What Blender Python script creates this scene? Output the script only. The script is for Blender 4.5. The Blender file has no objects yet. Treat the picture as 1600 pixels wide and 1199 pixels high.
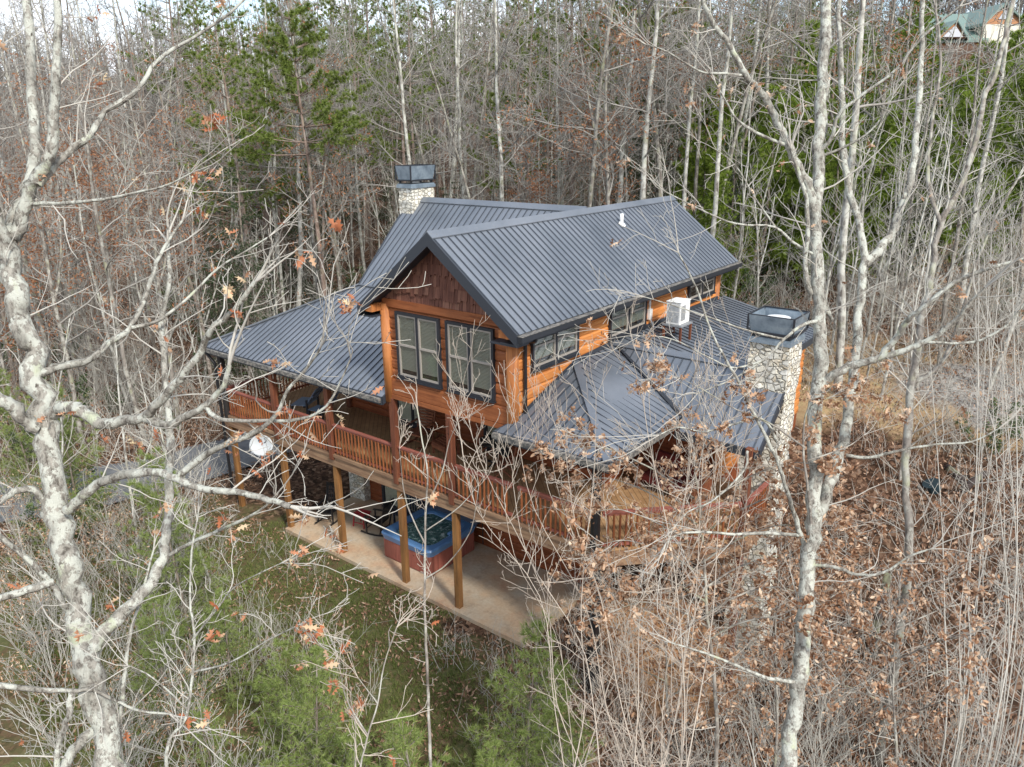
import bpy, math, random
import numpy as np
from mathutils import Vector, Matrix, noise
R=math.radians
sc=bpy.context.scene
# ------------------------------------------------------------------ camera, world, sun, exposure
FPX=1184.012
CAM=Vector((14.411,-13.119,12.392)); YAW=0.665; PIT=-0.319; ROL=-0.009
_f=Vector((-math.sin(YAW)*math.cos(PIT),math.cos(YAW)*math.cos(PIT),math.sin(PIT)))
_r=Vector((math.cos(YAW),math.sin(YAW),0)); _u=_r.cross(_f)
RIGHT=_r*math.cos(ROL)+_u*math.sin(ROL); UP=-_r*math.sin(ROL)+_u*math.cos(ROL); FWD=_f
cd=bpy.data.cameras.new('camera'); cam=bpy.data.objects.new('camera',cd); sc.collection.objects.link(cam)
cam.location=CAM
cam.rotation_euler=Matrix((RIGHT,UP,-FWD)).transposed().to_euler()
cd.sensor_width=36; cd.lens=FPX/1600*36; cd.clip_end=2000; cd.clip_start=.1
sc.camera=cam
SUN_EL=R(42); SUN_AZ=Vector((0.93,-0.37,0))      # horizontal direction towards the sun
w=bpy.data.worlds.new('World'); sc.world=w; w.use_nodes=True
nt=w.node_tree; bg=nt.nodes['Background']
sky=nt.nodes.new('ShaderNodeTexSky'); sky.sky_type='NISHITA'; sky.sun_disc=False
sky.sun_elevation=SUN_EL; sky.sun_rotation=math.atan2(SUN_AZ.x,SUN_AZ.y)
tc=nt.nodes.new('ShaderNodeTexCoord'); mp=nt.nodes.new('ShaderNodeMapping'); mp.inputs['Scale'].default_value=(1,1,3)
nz=nt.nodes.new('ShaderNodeTexNoise'); nz.inputs['Scale'].default_value=3.2; nz.inputs['Detail'].default_value=8; nz.inputs['Roughness'].default_value=.6
rp=nt.nodes.new('ShaderNodeValToRGB'); rp.color_ramp.elements[0].position=.40; rp.color_ramp.elements[1].position=.60
rp.color_ramp.elements[0].color=(.08,.08,.08,1)
mx=nt.nodes.new('ShaderNodeMix'); mx.data_type='RGBA'; mx.inputs['B'].default_value=(6.6,6.9,7.4,1)
L=nt.links.new
L(tc.outputs['Generated'],mp.inputs['Vector']); L(mp.outputs['Vector'],nz.inputs['Vector']); L(nz.outputs['Fac'],rp.inputs['Fac'])
L(rp.outputs['Color'],mx.inputs['Factor']); L(sky.outputs['Color'],mx.inputs['A']); L(mx.outputs['Result'],bg.inputs['Color'])
bg.inputs['Strength'].default_value=.12
sd=bpy.data.lights.new('sun','SUN'); sd.energy=2.3; sd.angle=R(7); sd.color=(1,.95,.88)
so=bpy.data.objects.new('sun',sd); sc.collection.objects.link(so)
sdir=Vector((SUN_AZ.x*math.cos(SUN_EL),SUN_AZ.y*math.cos(SUN_EL),math.sin(SUN_EL)))
so.rotation_euler=sdir.to_track_quat('Z','Y').to_euler(); so.location=(30,-20,40)
sc.view_settings.view_transform='Standard'; sc.view_settings.look='None'; sc.view_settings.gamma=1
sc.view_settings.exposure=1.0
sc.cycles.max_bounces=6; sc.cycles.diffuse_bounces=3; sc.cycles.transparent_max_bounces=8
rnd=random.Random(7); U=rnd.uniform; G=rnd.gauss
COL=sc.collection
# ------------------------------------------------------------------ materials
def mat(name,color,rough=.7,metal=0,spec=.5,build=None):
    m=bpy.data.materials.new(name); m.use_nodes=True; t=m.node_tree; b=t.nodes['Principled BSDF']
    b.inputs['Base Color'].default_value=(*color,1); b.inputs['Roughness'].default_value=rough; b.inputs['Metallic'].default_value=metal
    b.inputs['Specular IOR Level'].default_value=spec
    if build: build(t,b)
    return m
def N(t,typ,**k):
    n=t.nodes.new(typ)
    for a,v in k.items():
        if a in n.inputs: n.inputs[a].default_value=v
        else: setattr(n,a,v)
    return n
def coords(t,scale=(1,1,1),world=False,kind='Object'):
    m=N(t,'ShaderNodeMapping'); m.inputs['Scale'].default_value=scale
    if world:
        g=N(t,'ShaderNodeNewGeometry'); t.links.new(g.outputs['Position'],m.inputs['Vector'])
    else:
        g=N(t,'ShaderNodeTexCoord'); t.links.new(g.outputs[kind],m.inputs['Vector'])
    return m.outputs['Vector']
def noise_(t,vec,scale,detail=5,rough=.55,dist=0):
    n=N(t,'ShaderNodeTexNoise'); n.inputs['Scale'].default_value=scale; n.inputs['Detail'].default_value=detail
    n.inputs['Roughness'].default_value=rough; n.inputs['Distortion'].default_value=dist
    t.links.new(vec,n.inputs['Vector']); return n.outputs['Fac']
def ramp(t,fac,stops):
    r=N(t,'ShaderNodeValToRGB'); e=r.color_ramp.elements
    while len(e)<len(stops): e.new(.5)
    for q,(p,c) in zip(e,stops):
        q.position=p; q.color=(*c,1) if len(c)==3 else c
    t.links.new(fac,r.inputs['Fac']); return r.outputs['Color']
def bump(t,b,h,strength=.3,dist=.02):
    n=N(t,'ShaderNodeBump'); n.inputs['Strength'].default_value=strength; n.inputs['Distance'].default_value=dist
    t.links.new(h,n.inputs['Height']); t.links.new(n.outputs['Normal'],b.inputs['Normal'])
def mixc(t,fac,a,b_,blend='MIX'):
    n=N(t,'ShaderNodeMix'); n.data_type='RGBA'; n.blend_type=blend
    for sock,v in (('Factor',fac),('A',a),('B',b_)):
        if isinstance(v,(int,float)): n.inputs[sock].default_value=v
        elif isinstance(v,tuple): n.inputs[sock].default_value=(*v,1)
        else: t.links.new(v,n.inputs[sock])
    return n.outputs['Result']
def wood(name,c1,c2,dark,axis,rough=.6,bs=.35):
    def bld(t,b):
        s=[14,14,14]; s['xyz'.index(axis)]=.9
        v=coords(t,tuple(s)); f=noise_(t,v,1.0,6,.6,.4)
        col=ramp(t,f,[(.30,dark),(.45,c1),(.62,c2),(.8,c1)])
        v2=coords(t,(1,1,1)); f2=noise_(t,v2,1.3,5,.6)
        col=mixc(t,ramp(t,f2,[(.35,(0,0,0)),(.65,(1,1,1))]),mixc(t,.45,col,dark),col)
        v3=coords(t,(1,1,1)); vo=N(t,'ShaderNodeTexVoronoi'); vo.inputs['Scale'].default_value=2.6; t.links.new(v3,vo.inputs['Vector'])
        k=ramp(t,vo.outputs['Distance'],[(.03,(1,1,1)),(.09,(0,0,0))])
        col=mixc(t,k,col,tuple(x*.5 for x in dark))
        t.links.new(col,b.inputs['Base Color']); bump(t,b,f,bs,.01)
    return mat(name,c1,rough,0,.35,bld)
M={}
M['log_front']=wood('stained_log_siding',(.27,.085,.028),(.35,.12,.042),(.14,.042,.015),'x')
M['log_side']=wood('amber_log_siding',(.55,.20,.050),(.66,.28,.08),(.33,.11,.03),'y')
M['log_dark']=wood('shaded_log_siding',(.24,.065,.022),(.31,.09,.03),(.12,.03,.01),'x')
M['post']=wood('round_edge_post',(.15,.05,.026),(.21,.075,.035),(.07,.024,.015),'z')
M['post_low']=wood('treated_post',(.21,.10,.035),(.29,.145,.05),(.10,.045,.017),'z')
M['amber_post']=wood('amber_post',(.42,.155,.045),(.52,.21,.07),(.25,.085,.028),'z')
M['dark_post']=mat('charred_dark_post',(.022,.018,.016),.7)
M['rim']=wood('weathered_rim_board',(.25,.15,.09),(.34,.22,.13),(.12,.065,.04),'x')
M['rail']=wood('red_brown_rail',(.25,.085,.06),(.33,.12,.09),(.15,.05,.035),'x')
M['picket']=wood('peeled_picket',(.22,.068,.022),(.30,.105,.036),(.10,.03,.013),'z')
M['ceil']=wood('ceiling_boards',(.30,.16,.07),(.40,.22,.1),(.17,.08,.035),'x')
M['furn']=wood('outdoor_furniture_wood',(.20,.07,.035),(.28,.11,.05),(.10,.03,.018),'x')
def b_deck(t,b):
    v=coords(t,(1,1,1)); 
    sx=N(t,'ShaderNodeSeparateXYZ'); t.links.new(v,sx.inputs[0])
    ad=N(t,'ShaderNodeMath',operation='ADD'); t.links.new(sx.outputs[0],ad.inputs[0]); t.links.new(sx.outputs[1],ad.inputs[1])
    fr=N(t,'ShaderNodeMath',operation='FRACT'); mu=N(t,'ShaderNodeMath',operation='MULTIPLY'); mu.inputs[1].default_value=5.2
    t.links.new(ad.outputs[0],mu.inputs[0]); t.links.new(mu.outputs[0],fr.inputs[0])
    gap=ramp(t,fr.outputs[0],[(.0,(0,0,0)),(.07,(1,1,1)),(.93,(1,1,1)),(1,(0,0,0))])
    fl=N(t,'ShaderNodeMath',operation='FLOOR'); t.links.new(mu.outputs[0],fl.inputs[0])
    wn=N(t,'ShaderNodeTexWhiteNoise',noise_dimensions='1D'); t.links.new(fl.outputs[0],wn.inputs['W'])
    f=noise_(t,coords(t,(3,3,3)),2,6)
    c=ramp(t,f,[(.3,(.25,.14,.065)),(.7,(.42,.26,.13))])
    c=mixc(t,.3,c,ramp(t,wn.outputs['Value'],[(0,(.2,.11,.05)),(1,(.5,.32,.17))]))
    c=mixc(t,gap,(.05,.03,.015),c)
    t.links.new(c,b.inputs['Base Color']); bump(t,b,gap,.5,.01)
M['deck']=mat('deck_boards',(.35,.2,.1),.7,0,.3,b_deck)
def b_metal(t,b):
    f=noise_(t,coords(t,(.5,.5,.5)),1.2,6,.6); f2=noise_(t,coords(t,(1,1,1)),9,4,.6)
    c=ramp(t,f,[(.3,(.125,.145,.17)),(.7,(.20,.22,.25))])
    c=mixc(t,ramp(t,f2,[(.55,(0,0,0)),(.8,(.35,.35,.35))]),c,(.26,.275,.29))
    f4=noise_(t,coords(t,(1,1,1)),30,3); c=mixc(t,ramp(t,f4,[(.66,(0,0,0)),(.70,(.7,.7,.7))]),c,(.16,.11,.075))
    t.links.new(c,b.inputs['Base Color'])
    t.links.new(ramp(t,f,[(.3,(.34,.34,.34)),(.7,(.46,.46,.46))]),b.inputs['Roughness'])
M['roof']=mat('ribbed_roof_metal',(.1,.12,.15),.4,.35,.6,b_metal)
M['seam']=mat('shade_tinted_raised_seam',(.06,.07,.085),.25,.3,.8)  # raised seams, colour darkened to carry the shade along the rib sides
M['trim']=mat('charcoal_trim',(.018,.021,.027),.5,0,.5)
M['fascia']=mat('charcoal_fascia',(.03,.036,.046),.5,0,.5)
def b_gut(t,b):
    f=noise_(t,coords(t,(2,2,2)),6,4); t.links.new(ramp(t,f,[(.4,(.07,.07,.068)),(.62,(.24,.22,.19))]),b.inputs['Base Color'])
M['gutter']=mat('gutter_leaf_guard',(.3,.3,.28),.6,0,.4,b_gut)
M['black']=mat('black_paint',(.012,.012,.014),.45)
M['sash']=mat('tan_window_sash',(.31,.28,.245),.5)
def b_blind(t,b):
    v=coords(t,(1,1,1)); wv=N(t,'ShaderNodeTexWave',wave_type='BANDS',bands_direction='Z'); wv.inputs['Scale'].default_value=9; t.links.new(v,wv.inputs['Vector'])
    t.links.new(ramp(t,wv.outputs['Fac'],[(.1,(.20,.205,.18)),(.55,(.30,.30,.265))]),b.inputs['Base Color']); bump(t,b,wv.outputs['Fac'],.5,.02)
M['blind']=mat('slatted_blind',(.5,.5,.43),.6,0,.4,b_blind)
M['cream']=mat('cream_shade',(.55,.53,.44),.6)
def glass(name):
    m=bpy.data.materials.new(name); m.use_nodes=True; t=m.node_tree; t.nodes.clear()
    o=t.nodes.new('ShaderNodeOutputMaterial'); g=t.nodes.new('ShaderNodeBsdfGlossy'); g.inputs['Roughness'].default_value=.03
    tr=t.nodes.new('ShaderNodeBsdfTransparent'); tr.inputs['Color'].default_value=(.9,.92,.9,1)
    fr=t.nodes.new('ShaderNodeLayerWeight'); fr.inputs['Blend'].default_value=.12; x=t.nodes.new('ShaderNodeMixShader')
    t.links.new(fr.outputs['Facing'],x.inputs[0]); t.links.new(tr.outputs[0],x.inputs[1]); t.links.new(g.outputs[0],x.inputs[2]); t.links.new(x.outputs[0],o.inputs[0])
    return m
M['glass']=glass('window_glass')
def b_stone(t,b):
    w_=N(t,'ShaderNodeTexNoise'); w_.inputs['Scale'].default_value=3; v0=coords(t,(1,1,1.35)); t.links.new(v0,w_.inputs['Vector'])
    ad=N(t,'ShaderNodeVectorMath',operation='MULTIPLY_ADD'); ad.inputs[1].default_value=(.16,.16,.16); t.links.new(w_.outputs['Color'],ad.inputs[0]); t.links.new(v0,ad.inputs[2]); v=ad.outputs[0]
    vo=N(t,'ShaderNodeTexVoronoi',feature='DISTANCE_TO_EDGE'); vo.inputs['Scale'].default_value=6.2; t.links.new(v,vo.inputs['Vector'])
    vc=N(t,'ShaderNodeTexVoronoi'); vc.inputs['Scale'].default_value=6.2; t.links.new(v,vc.inputs['Vector'])
    sp=N(t,'ShaderNodeSeparateXYZ'); t.links.new(vc.outputs['Color'],sp.inputs[0])
    c=ramp(t,sp.outputs[0],[(0,(.62,.57,.44)),(.3,(.74,.72,.62)),(.5,(.58,.46,.29)),(.65,(.78,.77,.70)),(.88,(.56,.54,.47)),(1,(.70,.68,.58))])
    f=noise_(t,coords(t,(1,1,1)),11,6,.65); c=mixc(t,.4,c,ramp(t,f,[(.35,(.36,.33,.26)),(.62,(.86,.84,.76))]))
    f2=noise_(t,coords(t,(1,1,.4)),1.1,4); c=mixc(t,ramp(t,f2,[(.55,(0,0,0)),(.75,(.5,.5,.5))]),c,(.42,.38,.29))
    e=ramp(t,vo.outputs['Distance'],[(.0,(0,0,0)),(.045,(1,1,1))])
    c=mixc(t,e,(.54,.49,.38),c); t.links.new(c,b.inputs['Base Color']); bump(t,b,ramp(t,vo.outputs['Distance'],[(.0,(0,0,0)),(.12,(1,1,1))]),.9,.06)
M['stone']=mat('stacked_fieldstone',(.55,.5,.4),.85,0,.2,b_stone)
def b_shk(t,b):
    g=N(t,'ShaderNodeNewGeometry'); f=noise_(t,coords(t,(14,14,1.5)),1.2,5)
    c=ramp(t,g.outputs['Random Per Island'],[(0,(.07,.032,.024)),(.4,(.13,.058,.042)),(.75,(.19,.09,.062)),(1,(.26,.14,.095))])
    c=mixc(t,.4,c,ramp(t,f,[(.3,(.05,.02,.015)),(.7,(.28,.12,.08))])); t.links.new(c,b.inputs['Base Color']); bump(t,b,f,.4,.01)
M['shake']=mat('cedar_shake',(.2,.08,.05),.8,0,.2,b_shk)
def b_conc(t,b):
    f=noise_(t,coords(t,(1,1,1)),.9,6,.6); f2=noise_(t,coords(t,(1,1,1)),12,5)
    c=ramp(t,f,[(.35,(.42,.36,.27)),(.55,(.43,.29,.17)),(.7,(.42,.20,.095))]); c=mixc(t,.3,c,ramp(t,f2,[(.3,(.35,.29,.22)),(.7,(.62,.54,.42))]))
    f3=noise_(t,coords(t,(1,1,1)),2.2,7,.7); c=mixc(t,ramp(t,f3,[(.52,(0,0,0)),(.66,(.6,.6,.6))]),c,(.26,.20,.14))
    t.links.new(c,b.inputs['Base Color'])
M['conc']=mat('clay_stained_concrete',(.5,.4,.3),.85,0,.2,b_conc)
def b_ground(t,b):
    v=coords(t,(1,1,1)); sx=N(t,'ShaderNodeSeparateXYZ'); t.links.new(v,sx.inputs[0])
    vo=N(t,'ShaderNodeTexVoronoi'); vo.inputs['Scale'].default_value=9; t.links.new(v,vo.inputs['Vector'])
    sp=N(t,'ShaderNodeSeparateXYZ'); t.links.new(vo.outputs['Color'],sp.inputs[0])
    leaf=ramp(t,sp.outputs[0],[(0,(.022,.013,.009)),(.4,(.07,.04,.025)),(.75,(.15,.085,.055)),(1,(.27,.18,.12))])
    f=noise_(t,v,.35,8,.65); leaf=mixc(t,ramp(t,f,[(.35,(0,0,0)),(.65,(1,1,1))]),mixc(t,.5,leaf,(.06,.038,.024)),leaf)
    # the lawn on the downhill side of the slab, the bare clay by the deck, the straw bank behind
    def blob(cx,cy,rx,ry):
        mp=N(t,'ShaderNodeMapping'); mp.inputs['Location'].default_value=(-cx/rx,-cy/ry,0); mp.inputs['Scale'].default_value=(1/rx,1/ry,0); t.links.new(v,mp.inputs['Vector'])
        ln=N(t,'ShaderNodeVectorMath',operation='LENGTH'); t.links.new(mp.outputs[0],ln.inputs[0])
        nn=noise_(t,v,.55,6,.65); a=N(t,'ShaderNodeMath',operation='MULTIPLY_ADD'); a.inputs[1].default_value=1.7; t.links.new(nn,a.inputs[0]); t.links.new(ln.outputs['Value'],a.inputs[2])
        return ramp(t,a.outputs[0],[(.0,(1,1,1)),(.9,(1,1,1)),(1.0,(1,1,1))]) if False else mapr(t,a.outputs[0],1.95,1.6)
    gn=noise_(t,v,3.4,9,.72); grass=ramp(t,gn,[(.32,(.065,.042,.026)),(.44,(.11,.085,.042)),(.52,(.07,.08,.03)),(.60,(.12,.11,.05)),(.72,(.19,.12,.08))])
    c=mixc(t,blob(-3,-4.6,11,5.5),leaf,grass)
    clay=ramp(t,gn,[(.3,(.26,.13,.06)),(.7,(.42,.27,.15))])
    c=mixc(t,blob(7.4,2.4,2.2,2.0),c,clay)
    straw=ramp(t,gn,[(.3,(.26,.17,.09)),(.55,(.38,.27,.15)),(.72,(.16,.17,.06))])
    c=mixc(t,blob(8,15.5,9,3.4),c,straw)
    c=mixc(t,blob(12.5,16.0,3.2,2.2),c,ramp(t,sp.outputs[1],[(0,(.16,.15,.135)),(1,(.36,.34,.31))]))
    t.links.new(c,b.inputs['Base Color']); bump(t,b,sp.outputs[0],.6,.05)
def mapr(t,x,a,b_):
    n=N(t,'ShaderNodeMapRange'); n.inputs['From Min'].default_value=a; n.inputs['From Max'].default_value=b_; t.links.new(x,n.inputs['Value']); return n.outputs[0]
M['ground']=mat('forest_floor',(.12,.07,.04),.95,0,.1,b_ground)
def b_road(t,b):
    f=noise_(t,coords(t,(1,1,1)),2,8,.7); t.links.new(ramp(t,f,[(.3,(.09,.095,.10)),(.7,(.17,.175,.18))]),b.inputs['Base Color'])
M['road']=mat('worn_asphalt',(.13,.13,.14),.9,0,.2,b_road)
def bark(name,a,b2,c3,sc_=9,lich=.5,zs=.25,fine=0):
    def bld(t,b):
        if fine:
            f=noise_(t,coords(t,(1,1,.5)),fine,6,.7,.2); f2=noise_(t,coords(t,(1,1,.8)),fine*.45,6,.7); f3=noise_(t,coords(t,(1,1,.7)),3.1,4)
            c=ramp(t,f,[(.34,a),(.50,b2),(.60,tuple(x*1.25 for x in b2))])
            c=mixc(t,ramp(t,f2,[(lich-.02,(0,0,0)),(lich+.02,(1,1,1))]),c,c3)
            c=mixc(t,ramp(t,f3,[(.50,(0,0,0)),(.62,(.75,.75,.75))]),c,mixc(t,ramp(t,f,[(.4,(0,0,0)),(.55,(1,1,1))]),a,b2))
            c=mixc(t,ramp(t,f3,[(.30,(.8,.8,.8)),(.40,(0,0,0))]),c,mixc(t,ramp(t,f2,[(.45,(0,0,0)),(.55,(1,1,1))]),b2,(.42,.45,.30)))
            t.links.new(c,b.inputs['Base Color']); bump(t,b,f,1,.03); return
        f=noise_(t,coords(t,(1,1,zs)),sc_,6,.7,.3); f2=noise_(t,coords(t,(1,1,.8)),sc_*.55,5,.65)
        c=ramp(t,f,[(.36,a),(.56,b2)])
        c=mixc(t,ramp(t,f2,[(lich-.06,(0,0,0)),(lich+.06,(1,1,1))]),c,c3)
        f3=noise_(t,coords(t,(1,1,1)),2.3,3); c=mixc(t,ramp(t,f3,[(.55,(0,0,0)),(.72,(.6,.6,.6))]),c,(.34,.36,.22))
        t.links.new(c,b.inputs['Base Color']); bump(t,b,f,.8,.03)
    return mat(name,b2,.9,0,.15,bld)
M['bark_white']=bark('lichen_spotted_bark',(.085,.075,.062),(.27,.255,.22),(.47,.48,.42),9,.50,.6,22)
M['bark_mid']=bark('pale_grey_bark',(.12,.105,.09),(.38,.365,.32),(.54,.54,.48),8,.50)
M['bark_grey']=bark('grey_bark',(.10,.085,.07),(.25,.225,.195),(.38,.37,.32),8,.54)
M['bark_brown']=bark('brown_grey_bark',(.10,.08,.065),(.24,.20,.165),(.33,.30,.26),10,.58)
M['bark_dark']=bark('dark_bark',(.025,.02,.018),(.07,.055,.05),(.14,.12,.1),10,.62)
M['bark_pine']=bark('pine_bark',(.12,.085,.065),(.25,.19,.155),(.34,.30,.27),7,.6)
M['twig']=mat('pale_twig',(.44,.42,.37),.9,0,.15)
M['twig_mid']=mat('grey_sapling_twig',(.36,.345,.30),.9,0,.1)
M['woods']=mat('far_woods_grey',(.15,.135,.12),.9,0,.1)
M['twig_far']=mat('grey_brown_twig',(.29,.275,.245),.9,0,.15)
M['twig_red']=mat('pinkish_twig',(.43,.375,.31),.85,0,.15)
def leafm(name,cols,tr=.35):
    def bld(t,b):
        g=N(t,'ShaderNodeNewGeometry'); n=len(cols)
        c=ramp(t,g.outputs['Random Per Island'],[(i/(n-1),q) for i,q in enumerate(cols)])
        t.links.new(c,b.inputs['Base Color'])
        d=N(t,'ShaderNodeBsdfTranslucent'); t.links.new(c,d.inputs['Color']); mxs=N(t,'ShaderNodeMixShader'); mxs.inputs[0].default_value=tr
        o=t.nodes['Material Output']; t.links.new(b.outputs[0],mxs.inputs[1]); t.links.new(d.outputs[0],mxs.inputs[2]); t.links.new(mxs.outputs[0],o.inputs['Surface'])
    return mat(name,cols[0],.8,0,.2,bld)
M['leaf_brown']=leafm('dry_brown_leaves',[(.18,.085,.045),(.36,.20,.115),(.55,.36,.23),(.76,.60,.44)])
M['leaf_rust']=leafm('rust_leaves',[(.24,.09,.04),(.36,.16,.075),(.46,.26,.15)])
M['leaf_oak']=leafm('curled_oak_leaves',[(.40,.13,.055),(.50,.22,.12),(.58,.38,.24),(.68,.56,.36)])
M['litter']=leafm('fallen_leaves',[(.08,.045,.028),(.19,.105,.065),(.32,.19,.12),(.52,.37,.26)],.1)
M['needle']=leafm('pine_needles',[(.11,.16,.03),(.18,.24,.05),(.27,.33,.085)],.35)
M['needle_soft']=leafm('soft_green_needles',[(.17,.23,.06),(.28,.35,.10),(.42,.50,.19)],.45)
M['needle_dark']=leafm('dark_evergreen_needles',[(.025,.05,.022),(.05,.085,.035),(.08,.12,.05)],.2)
M['needle_lime']=leafm('lime_green_needles',[(.12,.19,.025),(.21,.29,.045),(.30,.38,.075)],.4)
M['green_leaf']=leafm('evergreen_shrub_leaves',[(.03,.06,.025),(.07,.11,.04),(.13,.17,.07)],.2)
M['grass']=leafm('grass_blades',[(.11,.15,.04),(.18,.22,.06),(.28,.27,.12)],.35)
M['tub_blue']=mat('blue_acrylic',(.085,.19,.37),.3,0,.5)
M['tub_side']=wood('red_brown_cabinet',(.27,.085,.06),(.33,.11,.08),(.18,.055,.04),'z')
def b_wat(t,b):
    f=noise_(t,coords(t,(1,1,1)),7,6,.7,.8); t.links.new(ramp(t,f,[(.40,(.03,.085,.08)),(.55,(.09,.19,.17)),(.64,(.50,.60,.58))]),b.inputs['Base Color']); bump(t,b,f,.6,.05)
M['water']=mat('churning_water',(.03,.08,.07),.08,0,.6,b_wat)
M['cover']=mat('navy_vinyl_cover',(.022,.03,.055),.5)
M['red']=mat('red_paint',(.30,.012,.02),.45)
def b_white(t,b):
    f=noise_(t,coords(t,(1,1,1)),5,5); t.links.new(ramp(t,f,[(.3,(.6,.6,.57)),(.6,(.78,.78,.76))]),b.inputs['Base Color'])
M['white']=mat('white_enamel',(.78,.78,.76),.4,0,.5,b_white)
M['grille']=mat('grey_grille',(.22,.23,.24),.5)
M['dishw']=mat('pale_dish',(.46,.48,.48),.5)
M['dishlogo']=mat('dish_mark',(.04,.05,.07),.5)
M['bluegrey']=mat('blue_grey_slats',(.18,.24,.33),.5)
def b_cap(t,b):
    f=noise_(t,coords(t,(1,1,1)),3,6,.7); t.links.new(ramp(t,f,[(.3,(.13,.17,.21)),(.55,(.26,.32,.37)),(.7,(.36,.42,.46))]),b.inputs['Base Color'])
M['cap']=mat('weathered_cap_metal',(.3,.36,.4),.45,.4,.5,b_cap)
M['galv']=mat('pale_flue_metal',(.7,.72,.72),.4)
M['grnroof']=mat('green_metal_roof',(.15,.22,.19),.5)
M['farwood']=mat('far_wood_gable',(.34,.16,.07),.8)
M['farcream']=mat('far_cream_wall',(.66,.63,.52),.8)
M['fartrim']=mat('far_gable_glass',(.16,.18,.22),.4)
M['barrel']=mat('teal_grey_plastic',(.012,.03,.038),.5)
# ------------------------------------------------------------------ object helpers
def tag(o,label=None,cat=None,group=None,kind=None):
    if label:o['label']=label
    if cat:o['category']=cat
    if group:o['group']=group
    if kind:o['kind']=kind
    return o
def empty(name,loc=(0,0,0),rz=0,label=None,cat=None,group=None):
    o=bpy.data.objects.new(name,None); COL.objects.link(o); o.location=loc; o.rotation_euler=(0,0,rz); o.empty_display_size=.3
    return tag(o,label,cat,group)
def copy_tree(o,parent=None):
    c=o.copy(); COL.objects.link(c)
    if parent is not None: c.parent=parent
    for ch in list(o.children): copy_tree(ch,c)
    return c
class MB:
    def __init__(s): s.v=[];s.f=[]
    def add(s,vs,fs):
        k=len(s.v); s.v+=[tuple(p) for p in vs]; s.f+=[tuple(i+k for i in f) for f in fs]; return s
    def hexa(s,p): return s.add(p,[(0,3,2,1),(4,5,6,7),(0,1,5,4),(1,2,6,5),(2,3,7,6),(3,0,4,7)])
    def box(s,x0,y0,z0,x1,y1,z1):
        return s.hexa([(x0,y0,z0),(x1,y0,z0),(x1,y1,z0),(x0,y1,z0),(x0,y0,z1),(x1,y0,z1),(x1,y1,z1),(x0,y1,z1)])
    def beam(s,a,b,w,h,up=(0,0,1)):
        a=Vector(a);b=Vector(b);d=(b-a).normalized();u=Vector(up)
        if abs(d.dot(u))>.98:u=Vector((0,1,0))
        x=d.cross(u).normalized()*w/2; y=x.cross(d).normalized()*h/2
        return s.hexa([a-x-y,a+x-y,a+x+y,a-x+y,b-x-y,b+x-y,b+x+y,b-x+y])
    def prism(s,poly,vec):
        n=len(poly);vec=Vector(vec);P=[Vector(p) for p in poly]
        return s.add(P+[p+vec for p in P],[tuple(range(n)),tuple(range(2*n-1,n-1,-1))]+[(i,i+n,(i+1)%n+n,(i+1)%n) for i in range(n)])
    def tube(s,pts,rad,k=8,caps=True):
        pts=[Vector(p) for p in pts]; n=len(pts)
        if not hasattr(rad,'__len__'): rad=[rad]*n
        vs=[];fs=[];ref=Vector((.3,.5,.81))
        for i,p in enumerate(pts):
            d=(pts[min(i+1,n-1)]-pts[max(i-1,0)]).normalized()
            a=d.cross(ref)
            if a.length<.15:a=d.cross(Vector((1,0,0)))
            a.normalize();b=d.cross(a)
            for j in range(k):
                t=2*math.pi*j/k; vs.append(p+(a*math.cos(t)+b*math.sin(t))*rad[i])
        for i in range(n-1):
            for j in range(k):
                q=(j+1)%k; fs.append((i*k+j,i*k+q,(i+1)*k+q,(i+1)*k+j))
        if caps: fs.append(tuple(range(k-1,-1,-1))); fs.append(tuple((n-1)*k+j for j in range(k)))
        return s.add(vs,fs)
    def build(s,name,m,parent=None,smooth=False,bevel=0):
        me=bpy.data.meshes.new(name); me.from_pydata(s.v,[],s.f); me.materials.append(m)
        o=bpy.data.objects.new(name,me); COL.objects.link(o)
        if parent is not None:o.parent=parent
        if smooth: me.polygons.foreach_set('use_smooth',[True]*len(me.polygons))
        if bevel:
            md=o.modifiers.new('bevel','BEVEL'); md.width=bevel; md.segments=2; md.limit_method='ANGLE'
        me.update(); return o
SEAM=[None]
def roof_plane(mb,poly,ribs=True,thick=.07,gap=.235,off=0):
    P=[Vector(p) for p in poly]; n=(P[1]-P[0]).cross(P[2]-P[0]).normalized()
    if n.z<0: P.reverse(); n=-n
    mb.prism(P[::-1],n*-thick) if False else mb.prism([p-n*thick for p in P],n*thick)
    up=(Vector((0,0,1))-n*n.z).normalized(); h=up.cross(n)
    if not ribs: return
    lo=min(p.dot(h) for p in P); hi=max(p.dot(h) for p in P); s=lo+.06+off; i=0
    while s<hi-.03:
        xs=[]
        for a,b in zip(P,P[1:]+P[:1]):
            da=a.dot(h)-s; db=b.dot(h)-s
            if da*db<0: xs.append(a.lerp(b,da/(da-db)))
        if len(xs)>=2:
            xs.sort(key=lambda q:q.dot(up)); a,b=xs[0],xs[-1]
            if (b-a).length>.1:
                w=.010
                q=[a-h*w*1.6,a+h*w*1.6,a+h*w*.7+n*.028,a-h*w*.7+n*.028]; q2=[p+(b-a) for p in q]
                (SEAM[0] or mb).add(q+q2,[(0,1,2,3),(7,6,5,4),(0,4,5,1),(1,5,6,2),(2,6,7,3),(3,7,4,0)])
        s+=gap; i+=1
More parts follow.
